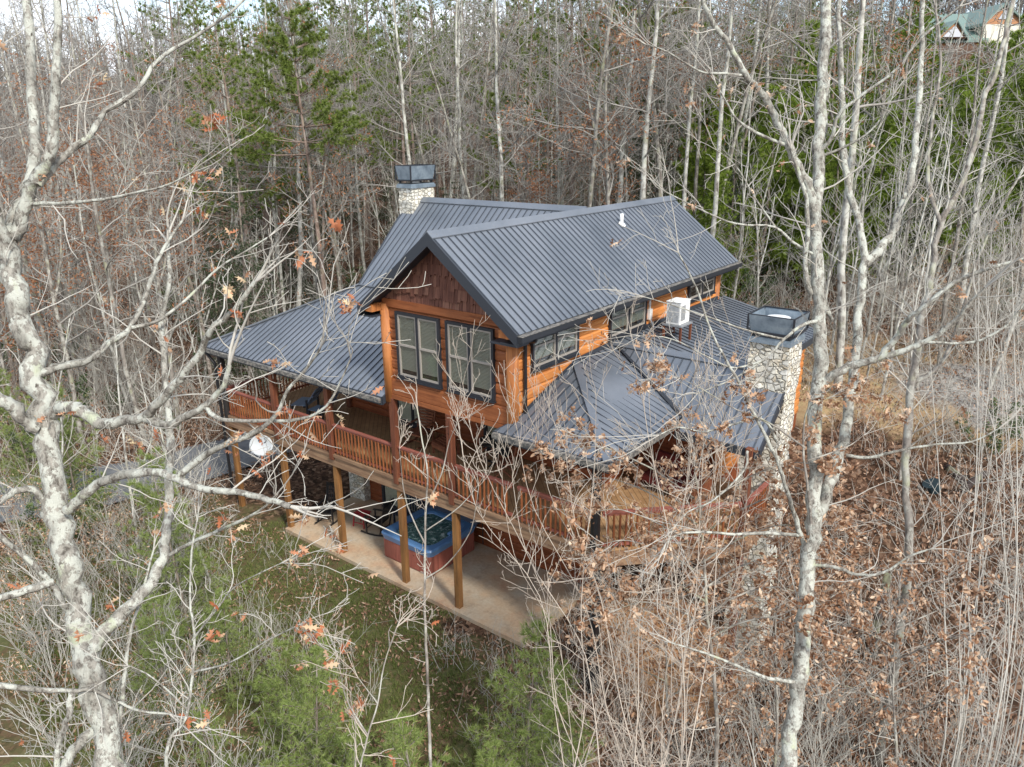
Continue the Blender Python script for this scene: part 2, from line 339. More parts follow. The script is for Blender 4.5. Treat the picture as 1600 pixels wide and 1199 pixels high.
def log_wall(mb,p0,d,length,z0,z1,n,course=.26,depth=.05):
    p0=Vector(p0);d=Vector(d).normalized();n=Vector(n).normalized();z=z0
    while z<z1-.01:
        t=min(z+course,z1); prof=[(0,z),(.55*depth,z+.012),(depth,z+.05),(depth*1.08,(z+t)/2),(depth,t-.05),(.55*depth,t-.012),(0,t)]
        if t-z<.12: prof=[(0,z),(depth,z+.01),(depth,t-.005),(0,t)]
        k=len(prof); vs=[]
        for s_ in (0,length):
            for (o_,zz) in prof: q=p0+d*s_+n*o_; vs.append((q.x,q.y,zz))
        mb.add(vs,[(i,i+1,k+i+1,k+i) for i in range(k-1)]+[tuple(range(k-1,-1,-1)),tuple(range(k,2*k))])
        z=t
# vegetation mesh: tubes batched with numpy
def np_mesh(name,V,F,m,parent=None,smooth=False):
    """V (n,3); F list of int arrays (m,3) or (m,4)"""
    me=bpy.data.meshes.new(name); V=np.asarray(V,dtype=np.float32)
    F=[f for f in F if len(f)]
    me.vertices.add(len(V)); me.vertices.foreach_set('co',V.ravel())
    loops=np.concatenate([f.ravel() for f in F]).astype(np.int32); tot=np.concatenate([np.full(len(f),f.shape[1]) for f in F])
    st=np.concatenate([[0],np.cumsum(tot)[:-1]]).astype(np.int32)
    me.loops.add(len(loops)); me.loops.foreach_set('vertex_index',loops)
    me.polygons.add(len(tot)); me.polygons.foreach_set('loop_start',st)
    try: me.polygons.foreach_set('loop_total',tot.astype(np.int32))
    except Exception: pass
    if smooth: me.polygons.foreach_set('use_smooth',np.ones(len(tot),dtype=bool))
    me.update(calc_edges=True); me.materials.append(m)
    o=bpy.data.objects.new(name,me); COL.objects.link(o)
    if parent is not None:o.parent=parent
    return o
def np_tubes(lines):
    """lines: list of (pts,radii,k) -> V,F"""
    grp={}
    for p,r,k in lines: grp.setdefault((len(p),k),[]).append((p,r))
    Vs=[];Fs=[];base=0
    for (n,k),L_ in grp.items():
        P=np.array([a for a,_ in L_],dtype=float); Rr=np.array([b for _,b in L_],dtype=float)
        D=np.empty_like(P); D[:,1:-1]=P[:,2:]-P[:,:-2]; D[:,0]=P[:,1]-P[:,0]; D[:,-1]=P[:,-1]-P[:,-2]
        D/=np.linalg.norm(D,axis=2,keepdims=True)+1e-9
        ref=np.array([.31,.52,.79]); A=np.cross(D,ref); A/=np.linalg.norm(A,axis=2,keepdims=True)+1e-9; B=np.cross(D,A)
        t=np.arange(k)*2*math.pi/k
        ring=P[:,:,None,:]+Rr[:,:,None,None]*(A[:,:,None,:]*np.cos(t)[None,None,:,None]+B[:,:,None,:]*np.sin(t)[None,None,:,None])
        m=len(L_); Vs.append(ring.reshape(-1,3))
        i,j,q=np.meshgrid(np.arange(m),np.arange(n-1),np.arange(k),indexing='ij'); q2=(q+1)%k
        o=base+i*n*k
        Fs.append(np.stack([o+j*k+q,o+j*k+q2,o+(j+1)*k+q2,o+(j+1)*k+q],-1).reshape(-1,4)); base+=m*n*k
    return np.concatenate(Vs),Fs
rs=np.random.RandomState(5)
def rot_rand(n,tilt=None):
    q=rs.normal(size=(n,4)); q/=np.linalg.norm(q,axis=1,keepdims=True); w_,x,y,z=q.T
    return np.stack([1-2*(y*y+z*z),2*(x*y-z*w_),2*(x*z+y*w_),2*(x*y+z*w_),1-2*(x*x+z*z),2*(y*z-x*w_),2*(x*z-y*w_),2*(y*z+x*w_),1-2*(x*x+y*y)],-1).reshape(n,3,3)
LEAF=(np.array([(-.16,0,.02),(0,-.42,0),(.17,0,.02),(0,.5,.03)]),np.array([(0,1,2),(0,2,3)]))
LEAF2=(np.array([(0,-.5,0),(.24,-.12,.12),(.18,.28,.03),(0,.52,.10),(-.20,.24,.08),(-.22,-.16,.02)]),np.array([(0,1,5),(1,2,4),(1,4,5),(2,3,4)]))
_o=[(0,-.55,0),(.05,-.38,.01),(.24,-.30,.07),(.08,-.16,.01),(.34,-.02,.10),(.09,.08,.01),(.26,.26,.08),(.06,.26,.02),(0,.52,.05),(-.06,.26,.02),(-.26,.24,.07),(-.09,.08,.01),(-.33,-.04,.09),(-.08,-.16,.01),(-.22,-.32,.05),(-.05,-.38,.01)]
OAK=(np.array([(x*.72,y+.12*z,z*1.9+.22*abs(y)) for x,y,z in _o]),np.array([(0,1,15),(1,2,3),(1,3,13),(1,13,15),(15,13,14),(3,4,5),(3,5,11),(3,11,13),(13,11,12),(5,6,7),(5,7,9),(5,9,11),(11,9,10),(7,8,9)]))
def np_leaves(pos,size,tpl):
    T,F=tpl; pos=np.asarray(pos,float); n=len(pos); Rm=rot_rand(n); s=size*rs.uniform(.6,1.25,n)
    V=(np.einsum('nij,kj->nki',Rm,T)*s[:,None,None]+pos[:,None,:]).reshape(-1,3)
    return V,[(F[None]+(np.arange(n)*len(T))[:,None,None]).reshape(-1,3)]
def np_needles(pos,dirs,n,length,width,spread):
    pos=np.repeat(np.asarray(pos,float),n,0); d=np.repeat(np.asarray(dirs,float),n,0); m=len(pos)
    d=d+rs.normal(size=(m,3))*spread; d/=np.linalg.norm(d,axis=1,keepdims=True)+1e-9
    s=np.cross(d,rs.normal(size=(m,3))); s/=np.linalg.norm(s,axis=1,keepdims=True)+1e-9
    l=length*rs.uniform(.7,1.15,m)[:,None]; a=pos-s*width/2; b=pos+s*width/2; c=pos+d*l
    V=np.stack([a,b,c],1).reshape(-1,3); return V,[np.arange(m*3).reshape(-1,3)]
def vrot(d,ang):
    """unit vector at angle ang from d with random azimuth"""
    a=d.cross(Vector((G(0,1),G(0,1),G(0,1)))); 
    if a.length<1e-4:a=d.cross(Vector((1,0,.3)))
    a.normalize(); return (d*math.cos(ang)+a*math.sin(ang)).normalized()
def grow(P,D,Ln,r,lvl,out,prm,tips):
    n=(7,6,4,3)[min(lvl,3)]; pts=[P]; rad=[r]; d=D.copy(); st=Ln/n; rt=max(prm['rmin'],r*.22)
    wig=prm['wig']*(1+.3*lvl)
    for i in range(n):
        d=(d+Vector((G(0,wig),G(0,wig),G(0,wig)*.6+prm['up']*.12))).normalized()
        P=P+d*st; pts.append(P); rad.append(r+(rt-r)*((i+1)/n))
    out.append(([tuple(p) for p in pts],rad,(6,5,4,3)[min(lvl,3)],lvl))
    if lvl>=prm['max']:
        tips.append(tuple(pts[-1]));tips.append(tuple(pts[len(pts)//2])); return
    nc=max(2,int(prm['dens'][min(lvl,len(prm['dens'])-1)]*Ln+.5))
    for c in range(nc):
        t=prm['t0'] + (1-prm['t0'])*(c+U(.1,.9))/nc if lvl else U(.2,1)
        t=min(t,.98); x=t*n; i=int(x); f=x-i; q=pts[i].lerp(pts[i+1],f); rr=(rad[i]+(rad[i+1]-rad[i])*f)
        dd=(pts[i+1]-pts[i]).normalized(); nd=vrot(dd,R(U(*prm['ang']))); nd=(nd+Vector((0,0,prm['up']*.35))).normalized()
        ln=Ln*U(*prm['lr'])*(1.05-.6*t)
        grow(q,nd,max(ln,prm['lmin']),max(prm['rmin'],rr*U(.4,.62)),lvl+1,out,prm,tips)
PB=dict(rmin=.008,wig=.10,up=.9,max=3,dens=(2.2,2.6,3.2,3),t0=.15,ang=(28,58),lr=(.30,.62),lmin=.3)
def bare_tree(name,h,r,seed,crown0=.38,leaves=0,leafmat=None,barkm='bark_grey',twigm='twig_far',leafsize=.11,nb=15,spread=.28,lean=.05,prm=PB,fork=.3):
    global rnd,U,G
    rnd.seed(seed)
    e=empty(name); tr=[];br=[];tips=[]
    d=Vector((G(0,lean),G(0,lean),1)).normalized(); P=Vector((0,0,-.5)); pts=[P];rad=[r*1.25]; n=14
    for i in range(n):
        d=(d+Vector((G(0,.045),G(0,.045),.05))).normalized(); P=P+d*(h+.5)/n; pts.append(P); rad.append(r*(1-.9*((i+1)/n)**1.15)+.01)
    tr.append(([tuple(p) for p in pts],rad,8))
    if U(0,1)<fork:
        i=int(n*U(.3,.5)); p=pts[i]; dd=vrot(Vector((0,0,1)),R(20)); q=[p];rr=[rad[i]*.75]; m=14-i
        for j in range(m): dd=(dd+Vector((G(0,.05),G(0,.05),.1))).normalized(); p=p+dd*h*.8/n; q.append(p); rr.append(rad[i]*.75*(1-.9*(j+1)/m)+.008)
        tr.append(([tuple(a) for a in q],rr,6)); stems=[(pts,rad),(q,rr)]
    else: stems=[(pts,rad)]
    for pp,rd in stems:
        k=nb if pp is pts else nb//2; lo=crown0 if pp is pts else .1
        for b in range(k):
            t=lo+(1-lo)*(b+U(0,1))/k; x=min(t,.97)*(len(pp)-1); i=int(x); f=x-i; q=pp[i].lerp(pp[i+1],f); rr=rd[i]+(rd[i+1]-rd[i])*f
            az=U(0,6.283); el=R(U(5,50)); nd=Vector((math.cos(az)*math.cos(el),math.sin(az)*math.cos(el),math.sin(el)))
            ln=h*spread*U(.45,1)*(1.15-.75*(t-lo)/(1-lo))
            grow(q,nd,ln,max(.014,rr*U(.35,.55)),1,br,prm,tips)
        for _ in range(4):   # a few dead stubs low on the stem
            t=U(.12,lo+.1); x=t*(len(pp)-1); i=int(x); q=pp[i]; grow(q,vrot(Vector((0,0,1)),R(U(60,95))),U(.5,1.6),.014,2,br,prm,tips)
    V,F=np_tubes([(a,b,c) for a,b,c in tr]); np_mesh('trunk',V,F,M[barkm],e,True)
    V,F=np_tubes([x[:3] for x in br]); np_mesh('branches',V,F,M[twigm],e)
    if leaves:
        T=np.array([tips[rnd.randrange(len(tips))] for _ in range(leaves)])+rs.normal(size=(leaves,3))*.12
        V,F=np_leaves(T,leafsize,LEAF); np_mesh('leaves',V,F,M[leafmat],e)
    return e
def conifer(name,h,r,seed,base,width,nm,ln=.14,tuft=16,whorl=.55,clump=1,droop=.0,wid=.012,barkm='bark_pine',up=.3,step=.16,dens=1,spread=.55):
    rnd.seed(seed); e=empty(name); n=12; P=Vector((0,0,-.4)); d=Vector((G(0,.03),G(0,.03),1)).normalized(); pts=[P];rad=[r]
    for i in range(n): d=(d+Vector((G(0,.02),G(0,.02),.1))).normalized(); P=P+d*(h+.4)/n; pts.append(P); rad.append(r*(1-.93*(i+1)/n)+.006)
    V,F=np_tubes([([tuple(p) for p in pts],rad,8)]); np_mesh('trunk',V,F,M[barkm],e,True)
    br=[];pos=[];dr=[]; z=base*h
    while z<h-.05:
        t=(z/h-base)/(1-base); t=max(0,min(1,t)); k=int(U(3,6)*dens+.5)
        for b in range(k):
            x=(z+.4)/(h+.4)*n; i=min(int(x),n-1); q=pts[i].lerp(pts[i+1],x-i)
            az=U(0,6.283); L_=width*(1-t)**.75*U(.55,1.1)+.15; dd=Vector((math.cos(az),math.sin(az),up*(.4+t)+G(0,.12))).normalized()
            p=q;pl=[p]; m=5; cd=dd.copy()
            for j in range(m): cd=(cd+Vector((G(0,.07),G(0,.07),.04-droop))).normalized(); p=p+cd*L_/m; pl.append(p)
            br.append(([tuple(a) for a in pl],[max(.006,r*.22*(1-.8*j/m)*(1-.6*t)) for j in range(m+1)],4))
            s=L_*U(.12,.35) if clump<2 else L_*.5
            while s<L_:
                x2=s/L_*m; i2=min(int(x2),m-1); pp=pl[i2].lerp(pl[i2+1],x2-i2); dv=(pl[i2+1]-pl[i2]).normalized()
                for sgn in range(2 if s<L_*.85 else 3):
                    sd_=vrot(dv,R(U(30,65))); sl=(L_-s)*.35*U(.4,1)+.1
                    if sl>.2: br.append(([tuple(pp),tuple(pp+sd_*sl)],[.006,.004],3))
                    w_=0.
                    while w_<=sl: pos.append(tuple(pp+sd_*w_)); dr.append(tuple(sd_)); w_+=step*1.1
                s+=step
            pos.append(tuple(pl[-1])); dr.append(tuple(cd))
        z+=whorl*U(.7,1.3)
    V,F=np_tubes(br); np_mesh('branches',V,F,M[barkm],e)
    V,F=np_needles(pos,dr,tuft,ln,wid,spread); np_mesh('needles',V,F,M[nm],e)
    return e
def shrub(name,h,seed,nst,leaves=0,leafmat=None,twigm='twig_mid',fan=.75,rr=.014,lsize=.07,tpl=LEAF,dens=(2,2.4,2.6)):
    rnd.seed(seed); e=empty(name); br=[];tips=[]
    prm=dict(PB,rmin=.004,max=3,dens=dens,wig=.13,up=.35,lr=(.3,.6),lmin=.15,t0=.25,ang=(20,50))
    for s in range(nst):
        az=U(0,6.283); d=Vector((math.cos(az)*U(.05,fan),math.sin(az)*U(.05,fan),1)).normalized()
        grow(Vector((G(0,.12),G(0,.12),-.1)),d,h*U(.6,1.05),rr*U(.7,1.2),1,br,prm,tips)
    V,F=np_tubes([x[:3] for x in br]); np_mesh('stems',V,F,M[twigm],e)
    if leaves:
        T=np.array([tips[rnd.randrange(len(tips))] for _ in range(leaves)])+rs.normal(size=(leaves,3))*.06
        V,F=np_leaves(T,lsize,tpl); np_mesh('leaves',V,F,M[leafmat],e)
    return e
# ------------------------------------------------------------------ terrain
def sm(a,b,x):
    t=max(0,min(1,(x-a)/(b-a))); return t*t*(3-2*t)
def hf(x,y):
    z=-.12
    z+=3.45*sm(3.6,13.5,y)*sm(-9,-4,x) + .9*sm(3,12,y)*(1-sm(-9,-4,x))
    if y>13: z+=.2*(min(y,32)-13)
    if y>32: z+=.10*(y-32)
    if y>50: z+=.25*(min(y,82)-50)*sm(-34,-8,x)
    if x<-14: z+=.05*(-14-x)*sm(-60,-14,-abs(x)) 
    if x<-25: z+=.05*(-25-x)
    if y<-.4: z-=.07*(-.4-y)*sm(.4,4,-y)
    if x>5: z-=.55*sm(5,8.5,x)*(1-sm(2,9,y)) + .03*(x-5)*(1-sm(8,14,y))
    far=max(abs(x),abs(y)); 
    k=sm(3,9,abs(y+1)+max(0,abs(x)-8)) 
    z+=k*.30*noise.noise(Vector((x*.13,y*.13,0)))+k*.10*noise.noise(Vector((x*.5,y*.5,3)))
    if far>60: z+=3*noise.noise(Vector((x*.02,y*.02,9)))*sm(60,120,far)
    return z
def un(u,v,d): return CAM+(FWD+RIGHT*((u-800)/FPX)-UP*((v-599.5)/FPX))*d
def ghit(u,v,d0=8,d1=140):
    r=(FWD+RIGHT*((u-800)/FPX)-UP*((v-599.5)/FPX)); d=d0
    while d<d1:
        p=CAM+r*d
        if p.z<hf(p.x,p.y): return p
        d+=.15
    return CAM+r*d1
def ax(lo,hi,n,c,k=3.2):
    t=np.linspace(-1,1,n); s=np.sinh(k*t)/math.sinh(k); return np.where(s<0,c+s*(c-lo),c+s*(hi-c))
X=ax(-420,300,230,0); Y=ax(-220,420,230,4)
V=np.array([(x,y,hf(x,y)) for y in Y for x in X]); nx=len(X)
i,j=np.meshgrid(np.arange(nx-1),np.arange(len(Y)-1)); q=(j*nx+i).ravel()
g=np_mesh('ground',V,[np.stack([q,q+1,q+1+nx,q+nx],-1)],M['ground'],None,True); tag(g,kind='structure')
# driveway
rc=[(-34,-17),(-24,-10.5),(-17.5,-6),(-14.2,-2.6),(-12.6,1.2),(-12.4,6),(-14,11),(-17,16)]
def spl(pts,n):
    out=[]
    for k in range(len(pts)-1):
        p0=pts[max(k-1,0)];p1=pts[k];p2=pts[k+1];p3=pts[min(k+2,len(pts)-1)]
        for a in range(n):
            t=a/n; out.append(tuple(.5*((2*p1[c])+(-p0[c]+p2[c])*t+(2*p0[c]-5*p1[c]+4*p2[c]-p3[c])*t*t+(-p0[c]+3*p1[c]-3*p2[c]+p3[c])*t**3) for c in range(len(p1))))
    out.append(pts[-1]); return out
rp_=spl(rc,10); V=[];F=[]
for k,(x,y) in enumerate(rp_):
    a=rp_[max(k-1,0)];b=rp_[min(k+1,len(rp_)-1)]; t=Vector((b[0]-a[0],b[1]-a[1])).normalized(); nrm=Vector((-t.y,t.x))
    for s in range(9):
        o=(s-4)/4*1.75; px,py=x+nrm.x*o,y+nrm.y*o; V.append((px,py,hf(px,py)+.06))
for k in range(len(rp_)-1):
    for s in range(8): F.append((k*9+s,k*9+s+1,k*9+9+s+1,k*9+9+s))
rd=np_mesh('road',V,[np.array(F)],M['road'],None,True); tag(rd,kind='structure')
# ------------------------------------------------------------------ the cabin
W=4.166; ZB=5.733; ZE=8.22; ZR=10.23; ZD=3.39; BK=11.4
cab=empty('log_cabin',(0,0,0),0,'large log cabin with dark ribbed metal roofs, two storey timber deck and stone chimneys','cabin')
def P_(name,mb,m,parent=cab,**k): return mb.build(name,M[m] if isinstance(m,str) else m,parent,**k)
# upper storey box
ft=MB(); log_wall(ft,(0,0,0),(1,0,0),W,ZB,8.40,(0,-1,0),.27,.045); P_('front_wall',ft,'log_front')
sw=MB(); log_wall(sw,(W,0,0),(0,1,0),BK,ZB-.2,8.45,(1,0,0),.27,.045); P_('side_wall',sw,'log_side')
bw=MB(); bw.box(.02,.02,ZB,W-.02,BK,8.42); bw.box(.02,BK-.05,ZD,W-.02,BK+.02,8.4); bw.prism([(.02,.01,8.41),(W-.02,.01,8.41),(W/2,.01,10.05)],(0,.06,0)); bw.prism([(.02,BK,8.41),(W-.02,BK,8.41),(W/2,BK,10.05)],(0,.05,0)); P_('inner_walls',bw,'log_dark')
bm=MB(); bm.box(-.03,-.10,ZB-.02,W+.03,.0,ZB+.10); bm.box(-.03,-.10,8.22,W-.1,-.03,8.42); bm.box(-.02,-.08,ZB+.12,W,-.045,ZB+.5); P_('band_board',bm,'log_front')
for x in (-.12,W-.14):
    c=MB(); c.tube([(x+.13,-.02,ZB-.12 if x<0 else ZB-.25),(x+.13,-.02,8.28)],.15,14); P_('corner_post',c,'amber_post',smooth=True)
c=MB(); c.tube([(W-.02,BK-.1,4),(W-.02,BK-.1,8.25)],.13,12); P_('corner_post',c,'amber_post',smooth=True)
pb=MB(); pb.box(-.5,-.46,8.10,-.02,-.12,8.30); P_('purlin_end',pb,'amber_post')
pb=MB(); pb.box(W-.05,-.46,8.08,W+.3,-.12,8.26); P_('purlin_end',pb,'amber_post')
# cedar shakes in the gable
sh=MB(); rnd.seed(3)
z=8.40; row=0
while z<10.05:
    hw=max(.0,(10.12-z)/.78*1.0); x0=W/2-min(hw,2.2); x1=W/2+min(hw,2.2); x=x0
    while x<x1-.03:
        ww=min(U(.07,.15),x1-x); top=min(z+.34,10.1-abs(x+ww/2-W/2)*.775)
        if top>z+.04:
            b=z-U(0,.10); oy=-.035-.012*(row%2)-U(0,.012)
            sh.add([(x,oy-.03,b),(x+ww-.008,oy-.03,b+U(-.01,.01)),(x+ww-.008,oy+.02,top),(x,oy+.02,top),(x,.0,b),(x+ww-.008,.0,b),(x+ww-.008,.0,top),(x,.0,top)],[(0,1,2,3),(0,4,5,1),(1,5,6,2),(3,2,6,7),(0,3,7,4)])
        x+=ww
    z+=.27; row+=1
P_('gable_shakes',sh,'shake')
# roofs -------------------------------------------------
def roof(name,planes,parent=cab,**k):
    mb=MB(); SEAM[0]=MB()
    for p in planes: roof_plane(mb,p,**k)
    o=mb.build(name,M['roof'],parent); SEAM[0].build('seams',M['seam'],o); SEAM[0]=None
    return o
xl,xr,yf,yb=-.5,W+.5,-.5,11.78
rm=roof('main_gable_roof',[[(W/2,yf,ZR),(W/2,yb,ZR),(xr,yb,ZE),(xr,yf,ZE)],[(W/2,yf,ZR),(W/2,yb,ZR),(xl,yb,ZE),(xl,yf,ZE)]])
def cap_ridge(parent,a,b,w=.17,slope=.78,lift=.035):
    a=Vector(a);b=Vector(b); d=(b-a).normalized(); s=d.cross(Vector((0,0,1))).normalized(); m_=MB()
    q=[a-s*w+Vector((0,0,lift-w*slope)),a+Vector((0,0,lift+.01)),a+s*w+Vector((0,0,lift-w*slope)),a+s*w+Vector((0,0,lift-w*slope-.02)),a+Vector((0,0,lift-.015)),a-s*w+Vector((0,0,lift-w*slope-.02))]
    q2=[p+(b-a) for p in q]; m_.add(q+q2,[(i,i+6,(i+1)%6+6,(i+1)%6) for i in range(6)]+[(5,4,3,2,1,0),(6,7,8,9,10,11)])
    return m_.build('ridge_cap',M['roof'],parent)
cap_ridge(rm,(W/2,yf-.01,ZR+.01),(W/2,yb,ZR+.01))
fa=MB()
for sx,xe in ((1,xr),(-1,xl)):
    a=Vector((W/2,yf-.02,ZR-.13)); b=Vector((xe,yf-.02,ZE-.13))
    fa.prism([a+Vector((0,0,.15)),b+Vector((0,0,.15)),b+Vector((0,0,-.14)),a+Vector((0,0,-.16))],(0,.045,0))
    fa.prism([(W/2,yf+.03,ZR-.18),(xe,yf+.03,ZE-.18),(xe,-.03,ZE-.18),(W/2,-.03,ZR-.18)],(0,0,-.03))
    fa.box(xe-.02 if sx>0 else xe-.03,yf,ZE-.24,xe+.03 if sx>0 else xe+.02,yb,ZE-.03)
    fa.box(min(xe,W if sx>0 else 0),yf+.03,ZE-.26,max(xe,W if sx>0 else 0)-.0,yb-.02,ZE-.235)
fa.box(W-.3,-.46,ZE-.30,xr-.02,-.05,ZE-.262)
P_('fascia',fa,'fascia')
gt=MB(); gt.box(xr+.031,yf-.01,ZE-.16,xr+.15,yb,ZE-.035); P_('gutter',gt,'trim')
gl=MB(); gl.box(xr-.0,yf-.01,ZE-.03,xr+.155,yb,ZE-.018); P_('gutter_guard',gl,'gutter')
ds=MB(); ds.tube([(xr+.08,.1,ZE-.16),(xr+.05,.12,ZE-.25),(W+.12,.3,ZE-.42),(W+.12,.3,6.0)],.045,6); P_('downspout',ds,'black')
# left wing
YR=6.45; ZRW=10.25; YB_=3.4; ZBN=7.64
rl=roof('wing_roof',[[(-4.8,YR,ZRW),(1.98,YR,ZRW),(1.98,YB_,ZBN),(-4.98,YB_,ZBN),(-5.36,5.88,9.76),(-4.8,5.88,9.76)],
     [(-4.8,YR,ZRW),(1.98,YR,ZRW),(1.98,10.9,6.5),(-5.1,10.9,6.5)]])
cap_ridge(rl,(-4.82,YR,ZRW+.01),(1.95,YR,ZRW+.01),slope=.82)
rpz=roof('left_porch_roof',[[(-4.98,YB_,ZBN),(-.01,YB_,ZBN),(-.1,-.25,5.75),(-8.85,-.25,5.75)],[(-4.98,YB_,ZBN),(-8.85,-.25,5.75),(-9.15,4.5,5.75),(-5.3,4.9,7.64)]])
tr=MB()
tr.beam((-8.85,-.25,5.78),(-4.98,3.4,7.68),.16,.03); tr.beam((-5.0,3.4,7.67),(-.3,3.4,7.67),.10,.03); tr.build('hip_cap',M['roof'],rpz)
fa=MB(); fa.box(-8.85,-.28,5.52,-.1,-.24,5.73); fa.beam((-8.87,-.25,5.62),(-9.17,4.5,5.62),.04,.2); fa.prism([(-.09,-.25,5.75),(-.09,3,7.4),(-.09,3,7.25),(-.09,-.25,5.52)],(.03,0,0))
fa.beam((-9.17,4.5,5.62),(-5.3,4.9,7.5),.04,.2); fa.beam((-5.37,5.88,9.64),(-4.99,3.4,7.53),.05,.22)
P_('fascia',fa,'fascia')
gu=MB(); gu.box(-8.86,-.36,5.60,-.1,-.285,5.72); P_('gutter',gu,'gutter')
ce=MB(); ce.prism([(-4.98,3.4,7.54),(-.1,3.4,7.54),(-.1,-.2,5.64),(-8.75,-.2,5.64)],(0,0,-.03)); ce.prism([(-4.98,3.4,7.54),(-8.75,-.2,5.64),(-9.0,4.4,5.64),(-5.3,4.8,7.5)],(0,0,-.03)); ce.box(0,.02,ZB-.05,W,3,ZB-.03); P_('porch_ceiling',ce,'ceil')
# wing walls
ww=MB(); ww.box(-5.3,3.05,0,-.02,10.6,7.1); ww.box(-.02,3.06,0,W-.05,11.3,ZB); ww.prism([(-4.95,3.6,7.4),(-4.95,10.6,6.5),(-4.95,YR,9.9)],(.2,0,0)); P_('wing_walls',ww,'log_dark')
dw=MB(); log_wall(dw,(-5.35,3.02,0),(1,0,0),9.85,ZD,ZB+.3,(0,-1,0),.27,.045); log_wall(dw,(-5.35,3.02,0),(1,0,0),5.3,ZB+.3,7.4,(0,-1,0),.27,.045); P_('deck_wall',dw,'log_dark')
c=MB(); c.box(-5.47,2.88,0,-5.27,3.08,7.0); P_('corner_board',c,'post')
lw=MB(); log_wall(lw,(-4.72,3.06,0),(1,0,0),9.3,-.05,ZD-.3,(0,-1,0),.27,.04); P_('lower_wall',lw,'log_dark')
sc_=MB(); sc_.box(-5.5,2.75,-.1,-4.72,3.5,3.1); P_('stone_pier',sc_,'stone')
# right hip porch, cross gable, shed
hz=5.83; hip=roof('hip_porch_roof',[[(W+.05,2.42,6.83),(W+.05,.0,6.0),(3.98,-.5,hz),(7.03,-.5,hz)],[(W+.05,2.42,6.83),(7.03,-.5,hz),(7.03,2.95,hz),(W+.05,4.44,6.90)]],gap=.235)
hc=MB(); hc.beam((W+.1,2.45,6.87),(7.03,-.5,5.87),.18,.03,(0,0,1)); hc.build('hip_cap',M['roof'],hip)
crs=roof('cross_gable_roof',[[(W+.03,4.37,6.95),(9.08,4.37,6.95),(9.08,2.63,5.57),(7.15,2.63,5.57),(7.03,2.97,5.84)]],gap=.235)
rb=MB(); roof_plane(rb,[(W+.03,4.37,6.95),(8.18,4.37,6.95),(8.18,5.6,5.95),(W+.03,5.6,5.95)]); rb.build('rear_slope',M['roof'],crs)
cap_ridge(crs,(W+.05,4.37,6.97),(8.25,4.37,6.97),w=.13)
vm=MB(); vm.beam((W+.06,4.40,6.97),(7.02,2.95,5.87),.12,.02); vm.build('valley_flashing',M['trim'],crs)
shd=roof('shed_roof',[[(W+.02,4.6,6.95),(W+.02,11.95,6.95),(7.6,11.95,6.2),(7.6,4.6,6.2)]],gap=.235)
fa=MB(); fa.box(4.0,-.53,hz-.22,7.03,-.49,hz-.02); fa.box(7.03,-.53,hz-.22,7.07,2.7,hz-.02); fa.box(7.03,2.60,5.37,9.08,2.63,5.55)
fa.prism([(9.085,2.63,5.57),(9.085,3.95,6.62),(9.085,3.95,6.40),(9.085,2.63,5.35)],(.035,0,0)); fa.box(7.6,4.8,6.0,7.64,11.95,6.18); fa.prism([(W,11.96,6.93),(7.6,11.96,6.18),(7.6,11.96,6.0),(W,11.96,6.75)],(0,.03,0))
fa.prism([(3.95,-.5,hz-.02),(W+.04,.0,6.0),(W+.04,0,5.8),(3.95,-.5,hz-.2)],(-.03,0,0)); P_('fascia',fa,'fascia')
gu=MB(); gu.box(4.0,-.63,hz-.13,7.15,-.535,hz-.01); gu.box(7.075,-.53,hz-.13,7.16,2.55,hz-.01); P_('gutter',gu,'gutter')
ce=MB(); ce.prism([(W,2.42,6.7),(W,0,5.85),(4.1,-.45,hz-.14),(6.98,-.45,hz-.14)],(0,0,-.03)); ce.prism([(W,2.42,6.7),(6.98,-.45,hz-.14),(6.98,2.9,hz-.14),(W,4.3,6.7)],(0,0,-.03)); ce.prism([(W,4.3,6.8),(9.03,4.3,6.8),(9.03,2.7,5.5),(6.98,2.9,5.6)],(0,0,-.03)); P_('porch_ceiling',ce,'ceil')
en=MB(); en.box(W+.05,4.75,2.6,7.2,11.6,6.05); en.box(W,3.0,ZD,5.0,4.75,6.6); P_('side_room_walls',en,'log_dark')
sr=MB(); log_wall(sr,(7.2,4.75,0),(0,1,0),6.8,ZD,6.05,(1,0,0)); P_('side_room_wall',sr,'log_side')
fl_=MB(); fl_.beam((W+.11,.3,6.14),(W+.11,2.42,6.86),.03,.1); fl_.beam((W+.11,2.42,6.88),(W+.11,4.4,6.98),.03,.1); fl_.box(W+.05,4.5,6.96,W+.1,11.4,7.06); P_('wall_flashing',fl_,'fascia')
# deck -------------------------------------------------------------
dk=MB(); dk.prism([(-8.3,.02,ZD-.08),(6.55,.02,ZD-.08),(9.0,2.45,ZD-.08),(9.0,5.2,ZD-.08),(-5.2,5.2,ZD-.08),(-8.5,5.2,ZD-.08)],(0,0,.08)); deck=P_('deck_floor',dk,'deck')
ri=MB(); ri.box(-8.32,-.06,ZD-.42,6.58,.02,ZD-.085); ri.box(-8.32,-.10,ZD-.10,6.6,-.0,ZD-.005)
ri.beam((6.58,-.02,ZD-.25),(9.02,2.42,ZD-.25),.08,.34); ri.beam((9.02,2.42,ZD-.25),(9.02,5.2,ZD-.25),.08,.34); ri.beam((-8.33,0,ZD-.25),(-8.52,5.2,ZD-.25),.08,.34); P_('rim_board',ri,'rim')
jo=MB()
for k in range(37): x=-8.1+k*.4; jo.box(x,.05,ZD-.30,x+.045,3.0 if x<4.2 else 2.0,ZD-.09)
P_('joists',jo,'ceil')
